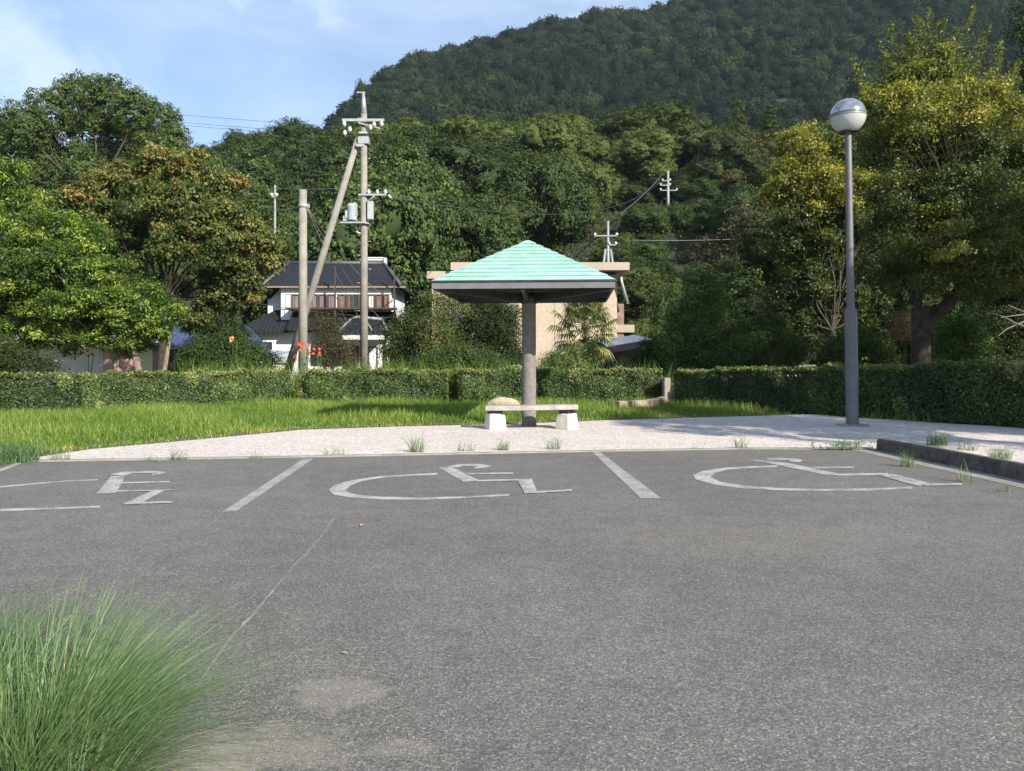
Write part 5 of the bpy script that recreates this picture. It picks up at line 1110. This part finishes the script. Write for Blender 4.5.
MB().add([(a, -.5, za), (b, -.5, zb_), (b-.3, 3.4, zb_+.30), (a-.8, 3.4, za+.30)], [(0, 1, 2, 3)]).obj('roof', M('white_roof_sheet', (.70, .71, .74), (.6, .61, .64), 1, .4), Es)
MB().add([(a, -.51, za-.32), (b, -.51, zb_-.32), (b, -.51, zb_+.01), (a, -.51, za+.01), (b, 3.3, zb_-.02), (b, 3.3, zb_+.28), (a, -.3, za-.32), (b, -.3, zb_-.32)], [(0, 1, 2, 3), (1, 4, 5, 2), (6, 7, 1, 0)]).obj('fascia', FAS, Es)
win(Es, (ex_(615), -.01, .75), .9, 1.0, BRW, 3, WOODD, 'shutter')
MB().add([(X(548, 36)-exm, -.8, Z(353, 36)), (X(572, 36)-exm, -.8, Z(350.5, 36)), (X(578, 38)-exm, 1.6, Z(347, 38)), (X(552, 38)-exm, 1.6, Z(350, 38)), (X(548, 36)-exm, -.8, Z(354, 36)), (X(572, 36)-exm, -.8, Z(351.5, 36))], [(0, 1, 2, 3), (4, 5, 1, 0)]).obj('lean_to_roof', M('white_sheet', (.72, .73, .75), (.6, .61, .64), 1, .4), Es)
MB().box((X(562, 37)-exm, .5, .8), (1.0, 1.6, 1.58)).obj('lean_to_wall', BRW, Es)
# low pale wall behind right hedge
o = MB().box((0, 0, .57), (5.2, .25, 1.14)).obj('concrete_wall', M('pale_wall', (.42, .38, .33), (.3, .28, .24), 1.5, .9), bevel=.02); o.location = (X(752, 31), 31, 0); o.rotation_euler[2] = R(6); tag(o, 'low pale concrete wall behind the shady hedge right of the round bush', 'wall')
# bare fallen branches at the right edge
mb = MB(); b0 = P(1040, 345, 24)
for (u, v, u2, v2) in ((1040, 330, 985, 312), (1035, 312, 1000, 318), (1030, 318, 998, 336), (1045, 322, 1008, 305)):
    limb(mb, P(u, v, 24)-b0, P(u2, v2, 23.6)-b0, .04, .012, .1, 5, 5)
limb(mb, (0, 0, -b0.z), P(1040, 325, 24)-b0, .08, .05, .05, 6, 4)
o = mb.obj('bare_branch', M('grey_branch', (.17, .155, .14), (.12, .11, .1), 6, .9)); o.location = b0; tag(o, 'bare grey branches poking out at the picture edge above the hedge', 'branch')

# ------------------------------------------------------------------ light, sky, haze, camera
SUN_AZ, SUN_EL = 40, 29
tosun = Vector((math.sin(R(SUN_AZ))*math.cos(R(SUN_EL)), -math.cos(R(SUN_AZ))*math.cos(R(SUN_EL)), math.sin(R(SUN_EL))))
ld_ = bpy.data.lights.new('sun', 'SUN'); ld_.energy = 4.9; ld_.angle = R(.53); ld_.color = (1, .93, .82)
so = bpy.data.objects.new('sun', ld_); link(so); so.rotation_euler = tosun.to_track_quat('Z', 'Y').to_euler(); so.location = (20, -20, 30)
w = bpy.data.worlds.new('World'); scene.world = w; w.use_nodes = True; nt = w.node_tree; nt.nodes.clear(); N = nt.nodes; L = nt.links
sky = N.new('ShaderNodeTexSky'); sky.sky_type = 'NISHITA'; sky.sun_disc = False; sky.sun_elevation = R(SUN_EL); sky.sun_rotation = R(180-SUN_AZ); sky.air_density = 1.0; sky.dust_density = .15; sky.ozone_density = 2.2
tc = N.new('ShaderNodeTexCoord')
def cloud(scale, off, zs, lo, hi, det=6):
    mp = N.new('ShaderNodeMapping'); mp.inputs['Location'].default_value = off; mp.inputs['Scale'].default_value = (1, 1, zs); mp.inputs['Rotation'].default_value = (0, R(18), 0); L.new(tc.outputs['Generated'], mp.inputs[0])
    n_ = N.new('ShaderNodeTexNoise'); n_.inputs['Scale'].default_value = scale; n_.inputs['Detail'].default_value = det; n_.inputs['Roughness'].default_value = .55; n_.inputs['Distortion'].default_value = .3; L.new(mp.outputs[0], n_.inputs['Vector'])
    return ramp(nt, n_.outputs['Fac'], [(lo, (0, 0, 0)), (hi, (1, 1, 1))])
c1 = cloud(2.6, (.3, .1, .0), 3.0, .38, .66); c2 = cloud(5, (1.1, .6, .2), 1.3, .50, .64)
cf = mixc(nt, 1, mixc(nt, 1, c1, (.5, .5, .5), 'MULTIPLY'), mixc(nt, 1, c2, (.55, .55, .55), 'MULTIPLY'), 'ADD')
bgc = mixc(nt, cf, sky.outputs[0], (4.6, 5.5, 7.2))
bg = N.new('ShaderNodeBackground'); bg.inputs['Strength'].default_value = .092; L.new(bgc, bg.inputs[0])
wo = N.new('ShaderNodeOutputWorld'); L.new(bg.outputs[0], wo.inputs['Surface'])

HAZE = True
if HAZE:
    m, nt, N, L = newmat('air'); pv = N.new('ShaderNodeVolumePrincipled'); pv.inputs['Density'].default_value = .00009; pv.inputs['Color'].default_value = (.72, .84, 1, 1); pv.inputs['Anisotropy'].default_value = .2
    o_ = N.new('ShaderNodeOutputMaterial'); L.new(pv.outputs[0], o_.inputs['Volume'])
    hz_ = MB().box((100, 1950, 224), (8200, 4400, 454)).obj('haze', m); hz_['kind'] = 'stuff'

cam = bpy.data.cameras.new('camera'); co = bpy.data.objects.new('camera', cam); link(co)
cam.sensor_width = 36; cam.lens = F_/1024*36; cam.shift_y = -(385.5-HY)/1024
co.location = (0, 0, EH); co.rotation_euler = (R(90), 0, 0); cam.clip_start = .05; cam.clip_end = 12000
scene.camera = co
scene.view_settings.view_transform = 'Standard'; scene.view_settings.look = 'None'; scene.view_settings.gamma = 1; scene.view_settings.use_curve_mapping = False
scene.view_settings.exposure = .95
scene.cycles.max_bounces = 6; scene.cycles.transparent_max_bounces = 4; scene.cycles.volume_bounces = 1; scene.cycles.diffuse_bounces = 3; scene.cycles.glossy_bounces = 2; scene.cycles.transmission_bounces = 3
